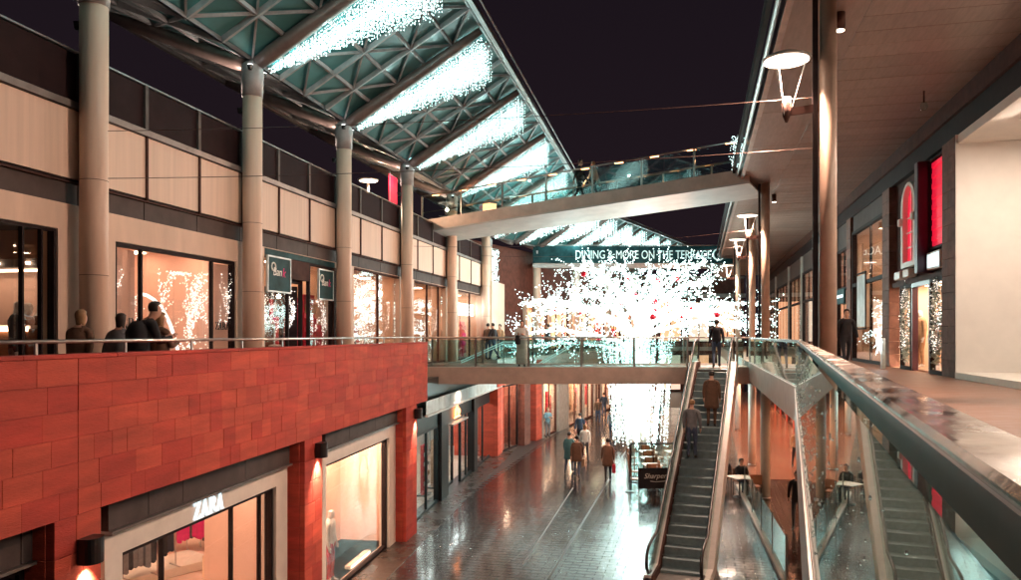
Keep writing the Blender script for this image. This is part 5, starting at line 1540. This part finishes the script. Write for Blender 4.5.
# ------------------------------------------------------------------ right side: lower level
lo = fthing(FR, 'lower_shop_row', 'orange lit shopfronts under the right walkway', 'shops', 8)
box('head', 'slab_fascia', lo, 0, 60, -.3, -.0, 3.5, 4.395)
for k in range(14):
    xa = k * 4.2
    wf = frame_rect(lo, xa + .3, xa + 3.95, -.2, -.05, .0, 3.48, .10, 'brown_frame', 'window', True, [xa + 1.5, xa + 2.7])
    box('pane', 'shop_glass', wf, xa + .4, xa + 3.85, -.13, -.122, .1, 3.38)
    MB().bbox(xa - .24, xa + .29, -.3, .03, 0, 3.497, .02).build('pier', 'red_stone_b', lo)
    box('back_wall', 'room_pink', lo, xa, xa + 4.2, -3.1, -3.0, 0, 3.6)
    box('ceiling_light', 'em_orange' if k % 3 else 'em_panel', lo, xa + .7, xa + 3.5, -1.6, -.7, 3.40, 3.45)
    for q in range(4): box('display_panel', R.choice(['cloth_red', 'cloth_tan', 'cloth_white', 'cloth_brown']), lo, xa + .5 + q * .85, xa + 1.05 + q * .85, -1.9, -1.8, .4, R.uniform(1.4, 2.5))
for k in range(7):
    d = fthing(FR, 'lower_downlight', ORD[k] + ' orange downlight under the right walkway counted from the glass corner', 'lamp', 31 + k * 5.5, 2.2, 4.40, 'orange downlights under the right walkway')
    MB().lathe([(.14, -.03), (.16, -.002)], (0, 0, 0), 14).build('housing', 'steel_white', d); MB().lathe([(.10, -.038), (.10, -.031)], (0, 0, 0), 14).build('lens', 'em_orange', d)
    lamp(d, (0, 0, -.08), 520, (1, .40, .21), .07, 150, (0, 0, -1), .8)
# low pale kerb of a wind screen
ka, kb = Vector((9.0, 30.0, 0)), Vector((6.6, 18.2, 0))
kw = thing('wind_screen', 'low glass wind screen on a pale kerb beside the escalator', 'screen', kb, math.atan2(ka.y - kb.y, ka.x - kb.x))
Lk = (ka - kb).length
MB().bbox(0, Lk, -.09, .09, 0, .10, .01).build('kerb', 'pale_stone', kw)
for q in range(5):
    box('pane', 'rail_glass', kw, Lk * q / 5 + .02, Lk * (q + 1) / 5 - .02, -.006, .006, .10, 1.15); box('post', 'steel', kw, Lk * q / 5 - .02, Lk * q / 5 + .018, -.02, .02, .10, 1.2)

# ------------------------------------------------------------------ the great light tree
TY = 39.5; TX = (637 - CX) * TY / F
tree = thing('light_tree', 'huge tree of white bulbs with spreading branches beyond the footbridge', 'light tree', (TX, TY, 0))
rnd = random.Random(21)
stem = MB()
for k in range(5):
    a = 2 * PI * k / 5
    stem.tube([(.45 * math.cos(a), .45 * math.sin(a), 0), (.25 * math.cos(a + .6), .25 * math.sin(a + .6), 2.2), (.3 * math.cos(a + 1.2), .3 * math.sin(a + 1.2), 4.6), (.6 * math.cos(a + 1.4), .6 * math.sin(a + 1.4), 6.2)], [.14, .11, .09, .07], 8)
stem.build('trunk', 'white_frame', tree, True)
mains = []; twigs = []
tips = []
for k in range(34):
    a = 2 * PI * k * .381966
    el = (.12, .30, .46, .66, .92)[k % 5] + rnd.uniform(-.07, .07)
    L = (6.9, 7.0, 6.6, 5.6, 4.6)[k % 5] * rnd.uniform(.85, 1.0)
    z0 = rnd.uniform(5.4, 7.2) - (.6 if k % 5 == 0 else 0)
    d = Vector((math.cos(a) * math.cos(el), math.sin(a) * math.cos(el) * .75, math.sin(el)))
    pts = []
    for i in range(9):
        f = i / 8
        bend = -.9 * f * f if k % 5 else -.2 * f
        p = Vector((0, 0, z0)) + d * L * f + Vector((0, 0, bend + .5 * math.sin(f * PI)))
        pts.append(p + Vector((rnd.gauss(0, .07), rnd.gauss(0, .07), rnd.gauss(0, .07))) * f)
    mains.append(pts)
    for i in range(3, 9):
        for q in range(2 if i < 5 else 3):
            dd = (d * .8 + Vector((rnd.gauss(0, .65), rnd.gauss(0, .65), rnd.gauss(.05, .55)))).normalized()
            branchlet(pts[i], dd, rnd.uniform(.7, 1.7) * (1.15 - .05 * i), 4, twigs, rnd, 1, .8, .05)
for pts in mains:
    MB().tube(pts, [.07, .06, .055, .05, .04, .035, .03, .022, .015], 6).build('branch', 'white_frame', tree, True)
bm_ = MB()
bulbs_along(mains, .022, .045, .029, rnd, bm_)
nb = bulbs_along(twigs, .12, .022, .025, rnd, bm_, 30000)
# strings falling round the trunk
strings = []
for k in range(105):
    a = rnd.uniform(0, 2 * PI); r0 = 1.95 * rnd.random() ** .8; r1 = r0 * rnd.uniform(.45, .9)
    strings.append([Vector((r0 * math.cos(a), r0 * math.sin(a), rnd.uniform(5.0, 6.2))), Vector((r1 * math.cos(a), r1 * math.sin(a), rnd.uniform(.05, .9)))])
bulbs_along(strings, .10, .03, .028, rnd, bm_)
bm_.build('bulbs', 'em_bulb', tree, kind='stuff')
sw = MB()
for l in strings: sw.tube(l, .008, 3, False)
sw.build('string_wire', 'white_frame', tree, kind='stuff')
for (x, y, z, p) in ((0, -1.5, 6.5, 260), (-3.4, -1, 8.2, 220), (3.4, -1, 8.2, 220), (0, -1.2, 3.2, 260), (0, -2.0, 9.4, 220), (0, 2.2, 7.5, 200)):
    lamp(tree, (x, y, z), p, (.72, 1, .98), .12)
lantern_pts = [m[i] for m in mains for i in (5, 7)]
rnd.shuffle(lantern_pts)
bme = MB().ball((0, 0, 0), .15, n=7, seg=12).mesh('bauble', True); bme.materials.append(M['bauble_red'])
cme = MB().lathe([(.035, .14), (.035, .19)], (0, 0, 0), 8).mesh('cap'); cme.materials.append(M['steel'])
for k, p in enumerate(lantern_pts[:28]):
    s = rnd.choice((.45, .55, .7, .95))
    y_ = min(p.y, 0) - .6
    b = thing('bauble', 'shiny red bauble hanging in the white light tree', 'bauble', (TX + p.x, TY + y_, p.z - .25), 0, 'red baubles on the light tree')
    b.scale = (s, s, s)
    inst('ball', bme, b); inst('cap', cme, b)

# ------------------------------------------------------------------ cafe on the street
def chair_proto():
    c = thing('cafe_chair', 'brown cafe chair', 'chair', (0, 0, -50))
    MB().bbox(-.21, .21, -.21, .21, .43, .47, .01).build('seat', 'wood', c)
    MB().bbox(-.21, .21, .18, .22, .55, .90, .012).build('backrest', 'wood', c)
    for sx in (-1, 1):
        for sy in (-1, 1):
            MB().tube([(sx * .19, sy * .19, 0), (sx * .18, sy * .18, .435 if sy < 0 else .88)], .014, 6).build('leg', 'paint_black', c)
    return c
def table_proto():
    c = thing('cafe_table', 'cafe table', 'table', (0, 0, -50))
    MB().bbox(-.36, .36, -.36, .36, .71, .74, .01).build('top', 'white_frame', c)
    MB().tube([(0, 0, .03), (0, 0, .712)], .03, 8).build('stem', 'paint_black', c)
    MB().lathe([(.24, 0), (.22, .025), (.04, .04)], (0, 0, 0), 14).build('foot', 'paint_black', c)
    return c
CH, TBL = chair_proto(), table_proto()
used = {}
def put(proto, x, y, rz, label, group):
    o = proto if proto.name not in used else copy_tree(proto)
    used[proto.name] = 1
    o.location = (x, y, 0.002); o.rotation_euler = (0, 0, rz); o['label'] = label; o['group'] = group
    return o
rows = [(29.3, 'next to the banner'), (30.9, 'in the second row from the banner'), (32.6, 'in the third row from the banner'), (34.4, 'in the last row near the light tree')]
for (y, lab_) in rows:
    for k, x in enumerate((5.55, 6.75)):
        xx_ = x + (y - 29.3) * .13
        put(TBL, xx_, y, .1, 'white topped cafe table ' + lab_, 'cafe tables on the street')
        put(CH, xx_ - .05, y - .62, PI + .1, 'brown cafe chair backing onto the banner, ' + lab_, 'cafe chairs on the street')
        put(CH, xx_ - .72, y + .05, PI / 2, 'brown cafe chair at the open side, ' + lab_, 'cafe chairs on the street')
        if k == 0: put(CH, xx_ + .05, y + .62, 0, 'brown cafe chair facing the banner, ' + lab_, 'cafe chairs on the street')
bn = thing('cafe_banner', 'dark cafe banner screen with white script lettering', 'banner', (4.75, 28.25, 0), .10)
MB().bbox(.0, 1.45, -.015, .015, .28, 1.05, .006).build('fabric', 'cloth_black', bn)
for x in (.02, .72, 1.43):
    MB().tube([(x, .02, .02), (x, .02, 1.12)], .018, 6).build('post', 'steel', bn); MB().bbox(x - .05, x + .05, -.18, .18, 0, .02, .004).build('foot', 'paint_black', bn)
text('lettering', 'Sharpers', .27, 'letter_white', bn, (.68, -.019, .66), (PI / 2, 0, 0), .003, 'CENTER', .35)
MB().tube([(.45, -.02, .56), (.65, -.02, .53), (.95, -.02, .545), (1.15, -.02, .58)], .012, 5).build('swash', 'letter_white', bn)
gs = thing('glass_screen', 'dark framed glass screen standing behind the first cafe tables', 'screen', (5.0, 31.7, 0), 0)
frame_rect(gs, 0, 1.9, -.03, .03, .05, 1.5, .05, 'dark_frame', 'frame', True, [.95]); box('pane', 'rail_glass', gs, .05, 1.85, -.006, .006, .1, 1.45); MB().bbox(.1, 1.8, -.2, .2, 0, .05, .01).build('foot', 'paint_black', gs)
fl_ = thing('floor_lamp', 'slender lit stand beside the cafe tables', 'lamp', (5.05, 31.0, 0))
MB().tube([(0, 0, .03), (0, 0, 1.7)], .018, 6).build('pole', 'steel', fl_); MB().lathe([(.16, 0), (.14, .03)], (0, 0, 0), 12).build('foot', 'paint_black', fl_); MB().tube([(0, 0, 1.7), (0, 0, 2.1)], .03, 8).build('tube', 'em_white', fl_)
sn = thing('stanchion', 'slim dark stanchion with small feet left of the cafe banner', 'stanchion', ((630 - CX) * 29.0 / F, 29.0, 0))
MB().tube([(0, 0, .02), (0, 0, 1.75)], .02, 6).build('pole', 'paint_black', sn); MB().lathe([(.2, 0), (.18, .02), (.03, .04)], (0, 0, 0), 12).build('foot', 'paint_black', sn); MB().ball((0, 0, 1.78), .06, n=5, seg=8).build('finial', 'paint_black', sn)
# seats right of the escalator
for k, (x, y, rz_, lab_) in enumerate(((8.75, 28.9, .3, 'brown cafe chair by the wind screen with a seated man'), (8.35, 29.6, -.6, 'brown cafe chair by the wind screen with its back to the escalator'), (8.95, 27.9, PI, 'empty brown cafe chair in front of the seated pair'))):
    put(CH, x, y, rz_, lab_, 'chairs by the wind screen')
put(TBL, 8.5, 28.2, .3, 'white topped cafe table beside the wind screen', 'cafe tables on the street')

# ------------------------------------------------------------------ people
def at(px, py, floor=0.0):
    y = F * (EYE - floor) / (py - HY); return ((px - CX) * y / F, y)
def street_person(label, px, py, face, pose, *a, **k):
    x, y = at(px, py); return person(label, x, y, 0.003, face, pose, *a, **k)
street_person('person in a pale blue jacket standing by the orange stone pier', 547.5, 438, -60, 'hold', 'cloth_blue', 'cloth_grey', 'hair_fair')
street_person('person in a long black coat looking down at a phone by the pale wall', 565.5, 427, -90, 'phone', 'cloth_black', 'cloth_black', coat=.62)
street_person('person in a dark jacket beside the red display far down the street', 591, 414, 200, 'stand', 'cloth_black', 'denim')
street_person('person in teal coat walking away with the group along the drain slot', 569, 473, 75, 'walk', 'cloth_teal', 'denim', coat=.60)
street_person('person in dark brown coat walking away in the middle of the group', 577, 478, 80, 'walk2', 'cloth_brown', 'denim', bag='cloth_tan', coat=.7)
street_person('person in a pale scarf and grey jacket at the back of the group', 585, 462, 78, 'walk', 'cloth_white', 'cloth_grey', 'hair_fair', long=True)
street_person('person in navy jacket leading the group down the street', 580, 446, 82, 'walk2', 'cloth_navy', 'cloth_black')
street_person('person in dark coat carrying a dark red bag beside the drain slot', 608, 482, 85, 'walk', 'cloth_brown', 'cloth_black', bag='cloth_red', coat=.65)
street_person('person in grey coat walking past the light tree trunk', 612, 440, 80, 'walk2', 'cloth_grey', 'denim')
for k, (px, py) in enumerate(((598, 424), (604, 417), (617, 421))):
    street_person('small figure walking in the distance near the far shops', px, py, 85 if k % 2 else 265, 'walk' if k % 2 else 'walk2', R.choice(['cloth_black', 'cloth_brown', 'cloth_navy']), 'denim', group='distant walkers by the far shops')
street_person('person in tan coat standing behind the light tree strings', 650, 440, 100, 'stand', 'cloth_tan', 'cloth_brown')
street_person('person in dark teal jacket beside the tan coat by the tree', 658, 430, -80, 'walk', 'cloth_teal', 'cloth_black')
street_person('person in black walking in the orange light under the walkway', 797, 528, 250, 'walk', 'cloth_black', 'cloth_black', s=1.0)
street_person('person in pale top walking under the walkway by the orange shops', 796, 468, -100, 'walk2', 'cloth_tan', 'cloth_black')
person('man in dark suit seated by the wind screen', 8.75, 28.9, .0, -80, 'sit', 'cloth_black', 'cloth_navy')
person('person in black seated with back to the escalator', 8.35, 29.6, .0, -120, 'sit', 'cloth_black', 'cloth_black')
# on the escalator
def esc_person(label, s, side, *a, **k):
    i = int(s / RUN * 24); z = (i + .5) * RISE / 24
    p = FE.p((i + .55) * RUN / 24, side, z + .003); person(label, p.x, p.y, p.z, math.degrees(FE.rz), *a, **k)
esc_person('person in pale grey jacket riding up the escalator', 4.0, .22, 'stand', 'cloth_grey', 'denim', 'hair_fair')
esc_person('person in brown coat riding up the escalator ahead of the grey jacket', 5.3, -.22, 'stand', 'cloth_brown', 'cloth_brown', 'hair_dark', coat=.6)
p = FE.p(RUN + 1.3, 0, 4.8); person('person in black stepping off the top of the escalator', p.x, p.y, 4.803, 75, 'walk', 'cloth_black', 'denim')
# on the footbridge
person('woman in a long white skirt with a dark bag leaning on the footbridge rail', .42, 27.75, 4.803, -100, 'hold', 'cloth_white', 'cloth_white', 'hair_dark', .98, None, True, .16, 'cloth_black')
# on the left walkway, behind the handrail
def walk_person(label, px, o, *a, **k):
    p = FW.p(FW.t(px, o), o); person(label, p.x, p.y, ZL + .003, *a, **k)
LWf = math.degrees(FW.rz)
walk_person('hunched person in a big black padded jacket leaning over the red wall handrail', 132, .62, LWf - 35, 'lean', 'cloth_black', 'cloth_black', 'hair_dark', .95, None, False, .85)
walk_person('person in brown hooded coat looking at a phone behind the handrail', 159, 1.0, LWf - 20, 'phone', 'cloth_brown', 'cloth_brown', 'hair_fair', .88, None, True, .8)
walk_person('person in dark brown coat passing the first cream column', 78, 1.4, LWf, 'walk', 'cloth_brown', 'cloth_black', 'hair_fair', .88, None, True, .7)
walk_person('person in grey coat close behind the black padded jacket', 118, 1.2, LWf, 'walk2', 'cloth_grey', 'cloth_black', 'hair_dark', .86, None, True, .75)
for k, (px, o) in enumerate(((488, -1.2), (494, -1.6), (500, -1.0))):
    pp = FL.p(FL.t(px, o), o); person('small figure by the pale end wall of the upper walkway', pp.x, pp.y, ZL + .003, 60 + 90 * k, 'walk' if k % 2 else 'stand', ['cloth_brown', 'cloth_black', 'cloth_tan'][k], 'denim', group='figures by the end wall')
for k, px in enumerate((523, 548)):
    y = 45.5; person('dark figure on the far walkway behind the light tree', (px - CX) * y / F, y, 4.785, 30 + 140 * k, 'stand', 'cloth_black', 'cloth_brown', s=1.05, group='figures on the far walkway')
# right walkway and ramped bridge
pr = FR.p(FR.t(846, 1.6), 1.6); person('dark silhouetted person walking past the narrow glass shopfront', pr.x, pr.y, ZR + .003, 260, 'walk', 'cloth_black', 'cloth_black')
for k, (f, yy, c_) in enumerate(((.50, 1.2, 'cloth_black'), (.53, 1.9, 'cloth_white'))):
    q = ud.rotation_euler.z; x, y = BL * f, yy
    person(('person in black crossing the ramped footbridge', 'person in white crossing the ramped footbridge')[k], LA.x + x * math.cos(q) - y * math.sin(q), LA.y + x * math.sin(q) + y * math.cos(q), LA.z + DZ * f + .003, math.degrees(q) + 180 * k, 'walk', c_, 'cloth_black', 'hair_dark' if k == 0 else 'hair_fair')

# ------------------------------------------------------------------ upper deck lamp, banner, cables
def deck_lamp(px, o, label):
    t = FL.t(px, o); l = fthing(FL, 'deck_lamp', label, 'lamp', t, o, ZP1 - .01)
    ztop = FL.z(180, t, o) - (ZP1 - .01)
    MB().tube([(0, 0, 0), (0, 0, ztop - .05)], [.06, .045], 10).build('pole', 'column_paint', l, True)
    MB().lathe([(.05, -.12), (.12, -.06), (.40, -.02), (.42, .02), (.1, .08)], (0, 0, ztop), 24).build('shade', 'steel_white', l, True)
    MB().lathe([(.34, 0), (.34, .006)], (0, 0, ztop - .045), 24).build('lens', 'em_disc', l)
    lamp(l, (0, -.1, ztop - .35), 160, WARM, .07)
deck_lamp(368, 2.0, 'round topped pole lamp on the upper deck behind the railing')
t = FL.t(393, .5); bn2 = fthing(FL, 'hanging_banner', 'self-lit red vertical banner beside a cream column on the upper deck', 'banner', t, .5)
z0, z1 = FL.z(206, t, .5), FL.z(176, t, .5)
MB().box(-.45, .45, -.008, .008, z0, z1).build('fabric', 'em_banner', bn2); MB().tube([(-.36, 0, ZP1), (-.36, 0, z1 + .1)], .03, 6).build('pole', 'steel', bn2); MB().bar((-.36, 0, z1), (.3, 0, z1), .03, .03).build('arm', 'steel', bn2)  # fabric is given its own red glow, as if lit from within
def cable(label, p, q, sag):
    c = thing('catenary_cable', label, 'cable', p, 0, 'thin cables strung across the street'); d = Vector(q) - Vector(p)
    MB().tube([(d.x * i / 24, d.y * i / 24, d.z * i / 24 - sag * 4 * (i / 24) * (1 - i / 24)) for i in range(25)], .0055, 4).build('wire', 'cable', c)
def onL(i, z): v = FL.p(CT[i], CO - .27); return Vector((v.x, v.y, z))
def onR(i, z): v = FR.p(UPL[i][0], UPL[i][1] + .16); return Vector((v.x, v.y, z))
cable('thin cable from the near bronze column across to the column beside the dark window', onL(1, 9.44), onR(0, 9.77), .10)
cable('lower thin cable from the near bronze column to the column beside the dark window', onL(1, 8.64), onR(0, 8.97), .10)
cable('thin cable from the column beyond the escalator across to the banner column', onL(4, 9.3), onR(1, 9.9), .25)
cable('thin cable from the column past the footbridge over the light tree', onL(5, 9.6), onR(2, 10.1), .25)
